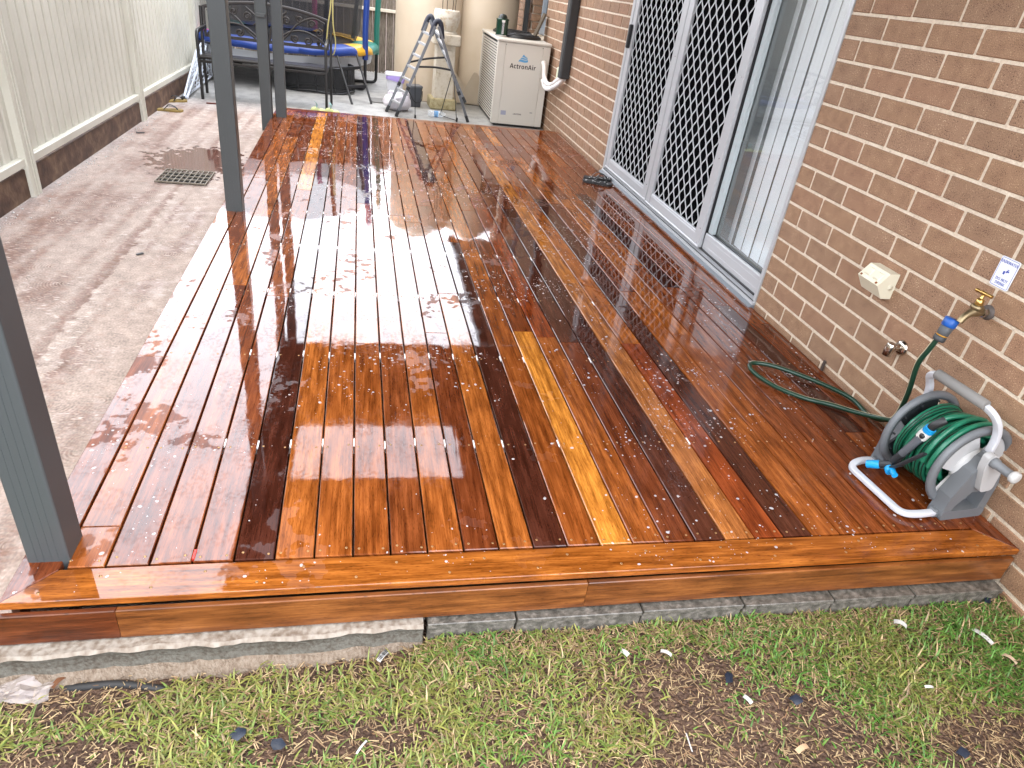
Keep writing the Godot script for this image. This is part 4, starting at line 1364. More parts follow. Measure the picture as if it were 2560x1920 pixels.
# ---------------------------------------------------------------- fences
func build_fences() -> void:
	var f := base("metal_fence", "cream ribbed metal fence with narrow posts along the left side, on a dark concrete plinth", "fence", V(-3.80, 0, -3.5))
	var posts := [3.48, 1.28, -0.92, -3.12, -5.315, -7.50, -9.70]
	var pm := MB.new()
	# channel post with grooves
	pm.sweep([V(0, -0.16, 0), V(0, 1.72, 0)], [Vector2(-0.052, -0.022), Vector2(-0.052, 0.022), Vector2(-0.028, 0.026), Vector2(-0.026, 0.018), Vector2(-0.004, 0.018), Vector2(0.0, 0.026), Vector2(0.004, 0.018), Vector2(0.026, 0.018), Vector2(0.028, 0.026), Vector2(0.052, 0.022), Vector2(0.052, -0.022)], false, false, [], V(1, 0, 0))
	var pmesh := pm.done()
	for z in posts:
		var o := obj("post", pmesh, M.cream, f)
		o.position = V(0.012, 0, z + 3.5)
	var prof := []
	var zz := 0.0
	var pitch := 0.1085
	while zz < 2.12:
		for q in [[0.0, 0.0], [-0.002, 0.058], [-0.008, 0.066], [-0.032, 0.074], [-0.032, 0.098], [-0.006, 0.1035]]:
			if zz + q[1] < 2.13: prof.append(Vector2(q[0], zz + q[1]))
		zz += pitch
	for i in posts.size() - 1:
		var z1: float = posts[i + 1] + 0.03
		var mb := MB.new()
		mb.flat()
		for k in prof.size() - 1:
			var a: Vector2 = prof[k]
			var b: Vector2 = prof[k + 1]
			for s in [0.0, -0.0012]:
				var p := [V(a.x + s, 0.06, z1 + a.y), V(b.x + s, 0.06, z1 + b.y), V(b.x + s, 1.62, z1 + b.y), V(a.x + s, 1.62, z1 + a.y)]
				if s == 0.0: mb.quad(p[3], p[2], p[1], p[0])
				else: mb.quad(p[0], p[1], p[2], p[3])
		var sh := obj("ribbed_sheet", mb, M.cream, f)
		sh.position = V(-0.004, 0, 3.5)
		var zc: float = (posts[i] + posts[i + 1]) / 2 + 3.5
		boxed("bottom_rail", V(0.004, 0.077, zc), V(0.04, 0.046, 2.11), M.cream, f, 0.004)
		boxed("top_rail", V(0.0, 1.64, zc), V(0.05, 0.05, 2.11), M.cream, f, 0.004)
		boxed("plinth_board", V(-0.012, -0.06, zc), V(0.05, 0.19 + (0.012 if i == 2 else 0.0), 2.13), M.plinth, f, 0.005)
	# weathered paling fence across the back
	var b := base("paling_fence", "weathered grey timber paling fence with a pale rail across the back of the yard", "fence", V(-1.9, 0, -10.05))
	for i in 40:
		var h := rng.randf_range(1.56, 1.62)
		var mb := MB.new()
		mb.box(V(0, 0, 0), V(0.096, h + 0.13, 0.014), 0.002, Basis(V(0, 0, 1), rng.randf_range(-0.006, 0.006)))
		var o := obj("paling", mb, M.paling, b)
		o.position = V(-1.95 + 0.1 * i, h / 2 - 0.12, rng.randf_range(-0.006, 0.006))
	boxed("rail", V(0.0, 0.70, 0.035), V(3.9, 0.04, 0.05), plain(0.62, 0.57, 0.48, 0.7), b, 0.003)
	var cord := MB.new()
	cord.tube(curve([V(-1.9, 0.90, 0.05), V(-0.6, 0.875, 0.05), V(0.6, 0.855, 0.05), V(1.0, 0.85, 0.05)], 4), 0.005, 5)
	obj("white_cord", cord, M.white, b)
	# crumbs of pale gravel along the foot of both fences
	var mm := MultiMesh.new()
	mm.transform_format = MultiMesh.TRANSFORM_3D
	var st := MB.new()
	st.ball(Vector3.ZERO, V(1, 0.7, 0.9), 4)
	mm.mesh = st.done()
	mm.instance_count = 900
	for i in 900:
		var s := 0.003 + 0.012 * pow(rng.randf(), 3.0)
		var p := V(rng.randf_range(-3.9, 0.0), -0.117 + s * 0.3, rng.randf_range(-10.0, -9.86)) if i < 420 else V(-3.77 + absf(rng.randfn(0.0, 0.05)), -0.112, rng.randf_range(-7.6, -2.2))
		if i >= 420: s *= 0.4
		mm.set_instance_transform(i, Transform3D(Basis(V(0, 1, 0), rng.randf() * TAU) * Basis.from_scale(V(s, s, s)), p))
	var mi := MultiMeshInstance3D.new()
	mi.multimesh = mm
	mi.material_override = plain(0.5, 0.48, 0.45, 0.9)
	mi.name = "pale_gravel"
	add_child(mi, true)
	tag(mi, "pale gravel crumbs along the foot of the fences", "gravel", "", "stuff")

# ---------------------------------------------------------------- things at the back
func spiral(c: Vector3, r: float, turns: float, a0: float, dirn: float, n := 18) -> Array:
	var out := []
	for i in n + 1:
		var t := float(i) / n
		var rr := r * (1.0 - 0.82 * t)
		var a := a0 + dirn * turns * TAU * t
		out.append(c + V(cos(a) * rr, sin(a) * rr, 0))
	return out

func build_bench() -> void:
	var iron := plain(0.016, 0.014, 0.013, 0.32, 0.3)
	var cast := plain(0.028, 0.023, 0.021, 0.42, 0.2)
	var o := base("garden_bench", "black metal garden bench with a scrolled cast back, seen from the deck side", "bench", V(-2.955, -0.115, -6.74))
	var sec := rrect(0.036, 0.026, 0.006, 2)
	for s in [-1, 1]:
		var x: float = 0.6 * s
		var mb := MB.new()
		mb.sweep(rounded([V(x, 0.0, 0.21), V(x, 0.61, 0.2), V(x, 0.625, -0.20)], 0.07, 6), sec, false, true, [], V(1, 0, 0))
		obj("arm_and_leg", mb, iron, o)
		mb = MB.new()
		mb.sweep(rounded([V(x + 0.03 * s, 0.0, -0.16), V(x + 0.03 * s, 0.36, -0.16), V(x + 0.03 * s, 0.80, -0.235)], 0.05, 4), sec, false, true, [], V(1, 0, 0))
		obj("back_leg", mb, iron, o)
		mb = MB.new()
		mb.bar(V(x, 0.375, 0.2), V(x, 0.365, -0.18), 0.025, 0.035)
		obj("side_rail", mb, iron, o)
	for e in [[0.20, 0.385, 0.05], [0.125, 0.388, 0.07], [0.04, 0.385, 0.07], [-0.045, 0.38, 0.07], [-0.125, 0.378, 0.06]]:
		boxed("seat_slat", V(0, e[1], e[0]), V(1.19, 0.022, e[2]), iron, o, 0.005)
	boxed("front_apron", V(0, 0.352, 0.222), V(1.19, 0.024, 0.02), iron, o, 0.004)
	# cast back: arched top, lower bar, scrolls mirrored about the middle
	var bz := -0.215
	var top := []
	for i in 21:
		var t := i / 10.0 - 1.0
		top.append(V(t * 0.6, 0.80 + 0.085 * (1.0 - t * t), bz - 0.01))
	var mb2 := MB.new()
	mb2.sweep(top, rrect(0.03, 0.022, 0.006, 2), false, true, [], V(0, 0, 1))
	mb2.bar(V(-0.6, 0.545, bz + 0.01), V(0.6, 0.545, bz + 0.01), 0.018, 0.03)
	for s in [-1, 1]: mb2.bar(V(0.6 * s, 0.53, bz + 0.015), V(0.6 * s, 0.81, bz - 0.01), 0.02, 0.03, V(0, 0, 1))
	obj("back_frame", mb2, cast, o)
	for s in [-1, 1]:
		var defs := [
			curve([V(0.58, 0.56, 0), V(0.5, 0.63, 0), V(0.36, 0.68, 0), V(0.22, 0.66, 0), V(0.1, 0.58, 0)], 5),
			curve([V(0.57, 0.77, 0), V(0.45, 0.81, 0), V(0.3, 0.74, 0), V(0.2, 0.63, 0), V(0.12, 0.56, 0)], 5),
			curve([V(0.02, 0.56, 0), V(0.04, 0.68, 0), V(0.12, 0.78, 0), V(0.2, 0.84, 0)], 5),
			spiral(V(0.44, 0.755, 0), 0.035, 1.4, 0.0, 1.0), spiral(V(0.51, 0.68, 0), 0.04, 1.5, 1.6, -1.0), spiral(V(0.32, 0.79, 0), 0.035, 1.4, 2.4, 1.0), spiral(V(0.19, 0.76, 0), 0.04, 1.5, 4.0, -1.0),
			spiral(V(0.4, 0.595, 0), 0.042, 1.5, 1.0, -1.0), spiral(V(0.27, 0.605, 0), 0.04, 1.5, 2.4, 1.0), spiral(V(0.09, 0.66, 0), 0.05, 1.5, 0.4, 1.0), spiral(V(0.075, 0.79, 0), 0.035, 1.4, 5.0, -1.0), spiral(V(0.52, 0.585, 0), 0.03, 1.4, 2.0, 1.0)]
		for d in defs:
			var pts := []
			for p in d: pts.append(V(p.x * s, p.y, bz + 0.005 - 0.03 * (p.y - 0.55)))
			var mb := MB.new()
			mb.tube(pts, 0.0105, 6)
			obj("scroll", mb, cast, o)
	# yellow strap hung on the bench back
	var st := base("yellow_strap", "yellow webbing strap looped over the right end of the bench back", "strap", V(-2.33, 0.62, -6.93))
	var ym := plain(0.42, 0.36, 0.13, 0.7)
	for pts in [curve([V(0.02, 0.5, -0.02), V(0.01, 0.22, 0.02), V(-0.015, 0.06, 0.035), V(-0.03, -0.06, 0.04), V(-0.045, -0.22, 0.045)], 5), curve([V(0.035, 0.5, -0.02), V(0.03, 0.2, 0.02), V(0.035, 0.02, 0.03), V(0.055, -0.1, 0.03), V(0.045, -0.2, 0.035), V(0.025, -0.24, 0.035)], 5)]:
		var mb := MB.new()
		mb.sweep(pts, [Vector2(-0.006, -0.001), Vector2(0.006, -0.001), Vector2(0.006, 0.001), Vector2(-0.006, 0.001)], false, false, [], V(0, 0, 1))
		obj("webbing", mb, ym, st)

func build_trampoline() -> void:
	var o := base("trampoline", "round trampoline with blue, yellow and green padding and a dark safety net", "trampoline", V(-3.02, -0.115, -8.62))
	var R := 1.13
	var cols := {"blue": plain(0.008, 0.036, 0.2, 0.35), "yellow": plain(0.62, 0.33, 0.015, 0.38), "teal": plain(0.012, 0.15, 0.115, 0.38), "pink": plain(0.45, 0.05, 0.2, 0.4)}
	var order := ["teal", "yellow", "blue", "blue", "pink", "teal", "blue", "yellow"]
	var ang := [0.10, -0.36, -0.66, -1.3, -2.3, -3.2, -4.1, -5.1, -6.18]
	for i in 8:
		var mb := MB.new()
		mb.smooth()
		var a0: float = ang[i]
		var a1: float = ang[i + 1]
		var n := 10
		var sec := [Vector2(R - 0.24, 0.49), Vector2(R - 0.1, 0.51), Vector2(R + 0.03, 0.495), Vector2(R + 0.07, 0.465), Vector2(R + 0.08, 0.41), Vector2(R + 0.06, 0.405)]
		for j in n:
			var b0 := lerpf(a0, a1, float(j) / n)
			var b1 := lerpf(a0, a1, float(j + 1) / n)
			for k in sec.size() - 1:
				var q := []
				for e in [[sec[k], b0], [sec[k], b1], [sec[k + 1], b1], [sec[k + 1], b0]]:
					q.append(V(e[0].x * cos(e[1]), e[0].y + 0.004 * sin(e[1] * 23.0) * (1.0 if e[0].y > 0.4 else 1.6), -e[0].x * sin(e[1])))
				mb.quad(q[3], q[2], q[1], q[0])
		obj("pad", mb, cols[order[i]], o)
	var mat := MB.new()
	mat.lathe([Vector2(R - 0.2, 0.46), Vector2(0.0, 0.45)], 32)
	obj("jumping_mat", mat, M.black, o)
	var sk := MB.new()
	sk.lathe([Vector2(R - 0.02, 0.28), Vector2(R - 0.005, 0.38)], 40)
	obj("under_cover", sk, plain(0.5, 0.52, 0.55, 0.7), o)
	var rimm := MB.new()
	var ring := []
	for i in 40: ring.append(V(cos(TAU * i / 40) * R, 0.44, sin(TAU * i / 40) * R))
	rimm.tube(ring, 0.02, 8, true)
	obj("rim", rimm, M.steel, o)
	var i2 := 0
	for e in [[-0.50, "blue"], [0.12, "teal"], [1.28, "pink"], [2.3, "blue"], [-3.7, "teal"], [-2.62, "blue"]]:
		var a: float = -e[0]
		var c := V(cos(a), 0, sin(a)) * (R + 0.055)
		var mb := MB.new()
		mb.tube([c + V(0, 0.36, 0), c + V(0, 0.7, 0), c + V(0, 1.2, 0) + c * 0.02, c + V(0, 1.9, 0) + c * 0.06], 0.036, 10)
		obj("pole_sleeve", mb, cols[e[1]], o)
		mb = MB.new()
		mb.tube(rounded([c + V(0, 0.36, 0), c + V(0, 0.02, 0), c * 0.75 + V(0, 0.02, 0)], 0.06, 4), 0.019, 8)
		obj("leg", mb, M.black, o)
		i2 += 1
	var net := plain(0.012, 0.012, 0.014, 0.8)
	net.albedo_color.a = 0.62
	net.transparency = BaseMaterial3D.TRANSPARENCY_ALPHA
	var nm := MB.new()
	nm.lathe([Vector2(R - 0.22, 0.49), Vector2(R - 0.16, 0.62), Vector2(R - 0.12, 1.1), Vector2(R - 0.05, 1.75)], 40)
	obj("safety_net", nm, net, o)
	for a in [0.35, -0.9]:
		var mb := MB.new()
		mb.bar(V(cos(a) * (R - 0.2), 0.5, -sin(a) * (R - 0.2)), V(cos(a) * (R - 0.05), 1.75, -sin(a) * (R - 0.05)), 0.05, 0.004, V(0, 0, 1))
		obj("net_strap", mb, M.rubber, o)
	# ladder hooked on the rim
	var l := base("trampoline_ladder", "small black steel ladder leaning on the trampoline rim", "ladder", V(-2.15, -0.115, -7.1))
	var a0 := V(0.04, 0.0, 0.04)
	var a1 := V(0.25, 0.0, -0.11)
	var t0 := V(-0.13, 0.44, -0.26)
	var t1 := V(0.08, 0.46, -0.41)
	for e in [[a0, t0], [a1, t1]]:
		var mb := MB.new()
		mb.rod(e[0], e[1], 0.0125, 8)
		obj("side_rail", mb, M.black, l)
	for t in [0.36, 0.74]:
		var mb := MB.new()
		mb.bar(a0.lerp(t0, t), a1.lerp(t1, t), 0.022, 0.03)
		obj("rung", mb, M.black, l)
	# collapsed mesh enclosure on the ground
	var bk := base("mesh_basket", "low black mesh basket lying on the concrete behind the bench", "basket", V(-2.52, -0.115, -7.78))
	var bm := plain(0.01, 0.01, 0.011, 0.7)
	bm.albedo_color.a = 0.85
	bm.transparency = BaseMaterial3D.TRANSPARENCY_ALPHA
	var mb3 := MB.new()
	mb3.lathe([Vector2(0.40, 0.01), Vector2(0.42, 0.15), Vector2(0.41, 0.29)], 32, Transform3D(Basis.from_scale(V(1.0, 1.0, 0.55)), Vector3.ZERO))
	obj("mesh_side", mb3, bm, bk)
	for y in [0.015, 0.29]:
		var rg := []
		for i in 32: rg.append(V(cos(TAU * i / 32) * 0.41, y + 0.012 * sin(i * 0.9), sin(TAU * i / 32) * 0.41 * 0.55))
		mb3 = MB.new()
		mb3.tube(rg, 0.013, 6, true)
		obj("hoop", mb3, M.black, bk)
	for i in 7:
		var a := PI * i / 6.0
		mb3 = MB.new()
		mb3.rod(V(cos(a) * 0.415, 0.015, sin(a) * 0.23), V(cos(a + 0.08) * 0.415, 0.29, sin(a + 0.08) * 0.23), 0.008, 6)
		obj("stay", mb3, M.black, bk)

func build_back() -> void:
	# rainwater tanks
	for e in [[-1.225, -8.17, 0.405, "beige rainwater tank nearer the paling fence, behind the pedestal"], [-0.52, -8.22, 0.385, "beige rainwater tank behind the air conditioner, close to the brick wall"]]:
		var t := base("water_tank", e[3], "water tank", V(e[0], -0.115, e[1]), "rainwater tanks")
		var r: float = e[2]
		var mb := MB.new()
		mb.lathe([Vector2(r + 0.004, 0.0), Vector2(r + 0.004, 0.03), Vector2(r, 0.05), Vector2(r, 1.84), Vector2(r - 0.03, 1.9), Vector2(r * 0.6, 1.98), Vector2(0.12, 2.02), Vector2(0.0, 2.02)], 48)
		obj("shell", mb, M.tank, t)
		mb = MB.new()
		mb.lathe([Vector2(r + 0.02, -0.02), Vector2(r + 0.02, 0.0), Vector2(0, 0.001)], 40)
		obj("base", mb, plain(0.07, 0.06, 0.05, 0.8), t)
		mb = MB.new()
		mb.lathe([Vector2(0.14, 2.0), Vector2(0.14, 2.05), Vector2(0.0, 2.06)], 24)
		obj("lid", mb, M.tank, t)
		mb = MB.new()
		mb.prism([Vector2(-0.25, 0.0), Vector2(0.27, 0.0), Vector2(0.24, 0.05), Vector2(-0.02, 0.36), Vector2(-0.06, 0.36)], 0.012, Transform3D(Basis(V(0, 1, 0), 0.12), V(0.32 if e[0] < -1 else -0.1, 0.02, r * (0.9 if e[0] < -1 else 1.02))))
		obj("foot_gusset", mb, M.tank, t)
	# pedestal and pot
	var st := ramp_tex(256, [[fn(121, 0.03, 4), 0.6], [fn(122, 0.1, 2), 0.4]], [[0.0, Color(0.60, 0.53, 0.42)], [0.4, Color(0.76, 0.72, 0.65)], [1.0, Color(0.81, 0.78, 0.73)]])
	var stone := noisy(plain(1, 1, 1, 0.8), st, 1.2, M.bump, 0.2)
	var st2 := ramp_tex(256, [[fn(123, 0.03, 4), 0.7], [fn(124, 0.1, 2), 0.3]], [[0.0, Color(0.30, 0.26, 0.15)], [0.35, Color(0.60, 0.55, 0.40)], [1.0, Color(0.78, 0.74, 0.62)]])
	var mossy := noisy(plain(1, 1, 1, 0.8), st2, 1.6, M.bump, 0.3)
	var p := base("pedestal", "square cream stone pedestal with a mossy foot, carrying the white pot", "pedestal", V(-1.085, -0.115, -7.42), "", 0.05)
	boxed("foot", V(0, 0.06, 0), V(0.31, 0.12, 0.30), mossy, p, 0.012)
	var mb := MB.new()
	mb.sweep([V(0, 0.115, 0), V(0, 0.69, 0)], rrect(0.215, 0.215, 0.004, 1), false, false, [1.04, 0.98])
	obj("shaft", mb, stone, p)
	for z in [0.11]:
		var fr := MB.new()
		var ring := []
		for q in rounded([Vector2(-0.07, 0.16), Vector2(0.07, 0.16), Vector2(0.066, 0.63), Vector2(-0.066, 0.63)], 0.006, 2, true): ring.append(V(q.x, q.y, z))
		fr.tube(ring, 0.003, 4, true)
		obj("moulding", fr, stone, p)
	boxed("cap", V(0, 0.738, 0), V(0.305, 0.11, 0.30), stone, p, 0.01)
	var pot := base("plant_pot", "rounded white plant pot with brown stains standing on the pedestal", "plant pot", V(-1.085, 0.679, -7.43))
	var pt := GradientTexture2D.new()
	pt.width = 8
	pt.height = 128
	pt.fill_from = Vector2(0, 0)
	pt.fill_to = Vector2(0, 1)
	mb = MB.new()
	mb.lathe([Vector2(0.125, 0.0), Vector2(0.13, 0.022), Vector2(0.10, 0.024), Vector2(0.108, 0.03), Vector2(0.135, 0.08), Vector2(0.149, 0.14), Vector2(0.15, 0.19), Vector2(0.141, 0.226), Vector2(0.137, 0.236), Vector2(0.128, 0.236), Vector2(0.125, 0.2), Vector2(0.0, 0.195)], 40)
	var ptex := ramp_tex(256, [[fn(125, 0.02, 4), 0.7], [fn(126, 0.08, 2), 0.3]], [[0.0, Color(0.48, 0.36, 0.24)], [0.32, Color(0.72, 0.64, 0.53)], [0.5, Color(0.82, 0.79, 0.73)], [1.0, Color(0.87, 0.86, 0.83)]])
	obj("bowl", mb, noisy(plain(1, 1, 1, 0.45), ptex, 1.7), pot)
	for e in [[-0.05, 0.02], [0.0, -0.03], [0.055, 0.03], [0.085, -0.02]]:
		mb = MB.new()
		mb.tube(curve([V(e[0], 0.19, e[1]), V(e[0] * 1.1, 0.35, e[1]), V(e[0] * 0.7 + 0.02, 0.6, e[1] * 1.4), V(e[0] * 1.5, 0.8, e[1])], 4), 0.004, 5)
		obj("stem", mb, plain(0.05, 0.035, 0.025, 0.8), pot)
	# air conditioner
	var acm := plain(0.60, 0.565, 0.50, 0.4)
	var ac := base("air_conditioner", "tall beige outdoor air conditioner with louvred side, beside the brick wall", "air conditioner", V(-0.325, -0.115, -7.24))
	boxed("feet", V(0, 0.012, 0), V(0.5, 0.024, 1.2), M.black, ac, 0.0)
	boxed("cabinet", V(0.012, 0.435, 0), V(0.54, 0.82, 1.22), acm, ac, 0.004)
	boxed("lid", V(0, 0.852, 0), V(0.585, 0.026, 1.26), acm, ac, 0.006)
	boxed("corner_panel", V(-0.244, 0.43, 0.614), V(0.084, 0.81, 0.012), acm, ac, 0.003)
	boxed("front_panel", V(0.003, 0.43, 0.6135), V(0.405, 0.81, 0.013), acm, ac, 0.003)
	boxed("corner_panel", V(0.246, 0.43, 0.614), V(0.078, 0.81, 0.012), acm, ac, 0.003)
	boxed("louvre_back", V(-0.2585, 0.435, -0.02), V(0.004, 0.79, 1.12), plain(0.03, 0.03, 0.03, 0.7), ac, 0.0)
	for i in 29:
		boxed("louvre", V(-0.272, 0.052 + i * 0.0268, -0.02), V(0.004, 0.0215, 1.15), acm, ac, 0.001, Basis(V(0, 0, 1), 0.3))
	for z in [-0.605, 0.575]: boxed("corner_post", V(-0.272, 0.435, z), V(0.022, 0.81, 0.055), acm, ac, 0.004)
	var ink := plain(0.03, 0.022, 0.02, 0.5)
	text("lettering", "ActronAir", 0.062, ink, ac, Transform3D(Basis.IDENTITY, V(0.005, 0.617, 0.6203)), true)
	var blue := plain(0.10, 0.32, 0.55, 0.45)
	var logo := Node3D.new()
	logo.name = "logo"
	ac.add_child(logo, true)
	for k in 3:
		var poly := []
		var y0: float = [0.662, 0.689, 0.709][k]
		var y1: float = [0.684, 0.703, 0.737][k]
		var half := func(y: float) -> Vector2: return Vector2(-0.056 + (y - 0.662) * 0.74, 0.052 - (y - 0.662) * 0.66 * (0.4 if k > 0 else 0.2))
		for j in 7:
			var t := j / 6.0
			var h: Vector2 = half.call(y0)
			poly.append(Vector2(lerpf(h.x, h.y, t), y0 + 0.004 * sin(t * TAU + 0.6) + 0.004 * t))
		if k < 2:
			for j in range(6, -1, -1):
				var t := j / 6.0
				var h: Vector2 = half.call(y1)
				poly.append(Vector2(lerpf(h.x, h.y, t), y1 + 0.004 * sin(t * TAU + 0.6) + 0.004 * t))
		else:
			poly.append(Vector2(0.012, 0.722)); poly.append(Vector2(0.001, 0.737)); poly.append(Vector2(-0.006, 0.733))
		mb = MB.new()
		mb.prism(poly, 0.001, Transform3D(Basis.IDENTITY, V(0.002, 0, 0.6203)))
		obj("sail", mb, blue, logo)
	text("lettering", "CAUTION", 0.021, ink, ac, Transform3D(Basis.IDENTITY, V(0.0, 0.138, 0.6203)), true)
	boxed("label", V(-0.155, 0.142, 0.6203), V(0.058, 0.045, 0.0012), plain(0.32, 0.33, 0.42, 0.5), ac, 0.0)
	boxed("label", V(0.155, 0.166, 0.6203), V(0.03, 0.008, 0.0012), plain(0.2, 0.19, 0.18, 0.5), ac, 0.0)
	for e in [[-0.197, 0.826], [0.2, 0.826]]:
		mb = MB.new()
		mb.lathe([Vector2(0.005, 0), Vector2(0.004, 0.002), Vector2(0, 0.002)], 8, Transform3D(Basis(V(1, 0, 0), PI / 2), V(e[0], e[1] - 0.01, 0.62)))
		obj("screw", mb, M.black, ac)
	for z in [0.16, -0.34]:
		var fg := Node3D.new()
		fg.name = "fan_guard"
		ac.add_child(fg, true)
		mb = MB.new()
		mb.lathe([Vector2(0.23, 0.865), Vector2(0.23, 0.885), Vector2(0.215, 0.895), Vector2(0.2, 0.885), Vector2(0.0, 0.885)], 40, Transform3D(Basis.IDENTITY, V(0.03, 0, z)))
		obj("ring", mb, M.black, fg)
		mb = MB.new()
		for k in 5:
			var rg := []
			for i in 32: rg.append(V(0.03 + cos(TAU * i / 32) * (0.04 + 0.04 * k), 0.898, z + sin(TAU * i / 32) * (0.04 + 0.04 * k)))
			mb.tube(rg, 0.004, 5, true)
		for k in 6:
			var a := TAU * k / 6
			mb.rod(V(0.03, 0.9, z), V(0.03 + cos(a) * 0.21, 0.898, z + sin(a) * 0.21), 0.005, 5)
		obj("guard", mb, M.black, fg)
	# the jug on top and the board leaning behind it
	var jug := base("drink_jug", "dark green insulated jug with a steel band, standing on the air conditioner", "jug", V(-0.535, 0.75, -6.93))
	mb = MB.new()
	mb.lathe([Vector2(0.0, 0.0), Vector2(0.064, 0.0), Vector2(0.066, 0.012), Vector2(0.066, 0.016)], 28)
	obj("base_band", mb, M.steel, jug)
	mb = MB.new()
	mb.lathe([Vector2(0.064, 0.016), Vector2(0.065, 0.15), Vector2(0.069, 0.16), Vector2(0.069, 0.168), Vector2(0.05, 0.172)], 28)
	obj("body", mb, plain(0.006, 0.035, 0.018, 0.25), jug)
	mb = MB.new()
	mb.lathe([Vector2(0.05, 0.17), Vector2(0.047, 0.185), Vector2(0.036, 0.203), Vector2(0.018, 0.212), Vector2(0.0, 0.213)], 24)
	obj("cup_lid", mb, plain(0.008, 0.014, 0.011, 0.35), jug)
	boxed("front_plate", V(0.0, 0.092, 0.0655), V(0.022, 0.135, 0.004), M.steel, jug, 0.001)
	boxed("front_plate", V(0.0, 0.148, 0.067), V(0.034, 0.022, 0.004), M.white, jug, 0.001)
	boxed("board", V(0, 0, 0), V(0.02, 0.26, 0.12), plain(0.09, 0.065, 0.04, 0.7), base("leaning_board", "short brown board leaning from the air conditioner lid against the house corner", "board", V(-0.085, 0.89, -7.12)), 0.002, Basis(V(0, 0, 1), -0.36))
	boxed("pipe", V(0, 0.9, 0), V(0.055, 2.0, 0.07), M.postdark, base("wall_downpipe", "black downpipe standing between the beige tank and the rear brick corner", "downpipe", V(-0.062, -0.115, -8.05)), 0.008)
	# stepladder
	var L := base("folding_ladder", "grey aluminium folding ladder standing open in front of the pedestal", "ladder", V(-1.28, -0.115, -6.66))
	var side := plain(0.15, 0.155, 0.165, 0.4, 0.4)
	var apex := V(-0.02, 0.93, 0.0)
	var lf := [V(-0.44, 0.0, 0.10), V(-0.36, 0.0, 0.015)]
	var la := [V(-0.055, 0.91, -0.27), V(0.005, 0.90, 0.02)]
	lf = [V(-0.46, 0.0, -0.16), V(-0.36, 0.0, 0.06)]
	var rf := [V(0.385, 0.19, -0.04), V(0.425, 0.0, -0.02)]
	var ra := [V(-0.03, 0.93, -0.26), V(0.04, 0.9, 0.02)]
	for k in 2:
		mb = MB.new()
		mb.bar(lf[k], la[k], 0.026, 0.055, V(0, 0, 1))
		obj("front_stile", mb, side, L)
		mb = MB.new()
		mb.bar(rf[k], ra[k], 0.026, 0.055, V(0, 0, 1))
		obj("rear_stile", mb, side, L)
		for e in [[lf[k], la[k]], [rf[k], ra[k]]]:
			mb = MB.new()
			mb.bar(e[0], e[0].lerp(e[1], 0.07), 0.03, 0.06, V(0, 0, 1))
			obj("rubber_foot", mb, M.rubber, L)
			mb = MB.new()
			mb.bar(e[0].lerp(e[1], 0.3), e[0].lerp(e[1], 0.34), 0.033, 0.062, V(0, 0, 1))
			obj("joint_clip", mb, M.rubber, L)
		mb = MB.new()
		mb.tube(curve([lf[k].lerp(la[k], 0.9), la[k] + V(0.005, 0.035, 0), ra[k] + V(0.02, 0.03, 0), rf[k].lerp(ra[k], 0.88)], 4), 0.026, 8)
		obj("hinge", mb, plain(0.012, 0.015, 0.03, 0.45), L)
		mb = MB.new()
		mb.tube(curve([lf[k].lerp(la[k], 0.56), (lf[k].lerp(la[k], 0.56) + rf[k].lerp(ra[k], 0.56)) / 2 + V(0, 0.012, 0), rf[k].lerp(ra[k], 0.56)], 4), 0.011, 6)
		obj("spreader_strap", mb, M.rubber, L)
	for t in [0.14, 0.27, 0.40, 0.53, 0.66, 0.79, 0.9]:
		mb = MB.new()
		mb.bar(lf[0].lerp(la[0], t), lf[1].lerp(la[1], t), 0.026, 0.02)
		obj("rung", mb, M.alu2, L)
		mb = MB.new()
		mb.bar(rf[0].lerp(ra[0], t), rf[1].lerp(ra[1], t), 0.026, 0.02)
		obj("rung", mb, M.alu2, L)
	for e in [[lf[1].lerp(la[1], 0.5), V(-0.157, 0.0, 0.06)], [rf[1].lerp(ra[1], 0.5), V(0.295, 0.0, 0.045)], [rf[1].lerp(ra[1], 0.54), V(0.13, 0.0, -0.18)], [V(0.13, 0.012, -0.18), V(0.295, 0.012, 0.045)]]:
		mb = MB.new()
		mb.rod(e[0], e[1], 0.0045, 6)
		mb.tube([e[1] + V(0, 0.03, 0), e[1]], 0.011, 8)
		obj("guy_rod", mb, M.rubber, L)
	# bins, bag, bottle
	var wb := base("white_bin", "white kitchen bin lined with a purple bag, standing behind the ladder", "bin", V(-1.63, -0.115, -7.68))
	mb = MB.new()
	mb.sweep([V(0, 0, 0), V(0, 0.29, 0)], rrect(0.2, 0.2, 0.03, 4), false, true, [0.88, 1.0])
	obj("body", mb, plain(0.62, 0.62, 0.66, 0.35), wb)
	mb = MB.new()
	mb.sweep([V(0, 0.215, 0), V(0.004, 0.24, 0), V(0, 0.275, 0)], rrect(0.213, 0.213, 0.03, 4), false, true, [1.0, 1.03, 1.01])
	obj("bag_cuff", mb, plain(0.42, 0.32, 0.72, 0.4), wb)
	mb = MB.new()
	mb.sweep([V(0, 0.272, 0), V(0, 0.29, 0), V(0, 0.297, 0)], rrect(0.222, 0.222, 0.035, 4), false, true, [1.0, 1.01, 0.9])
	obj("lid", mb, plain(0.66, 0.65, 0.72, 0.35), wb)
	var gb := base("grey_bin", "dark grey plastic bin with a lid, between the ladder and the pedestal", "bin", V(-1.415, -0.115, -7.36), "", 0.25)
	mb = MB.new()
	mb.sweep([V(0, 0, 0), V(0, 0.205, 0)], rrect(0.16, 0.15, 0.02, 3), false, true, [0.86, 1.0])
	obj("body", mb, plain(0.06, 0.065, 0.075, 0.45), gb)
	mb = MB.new()
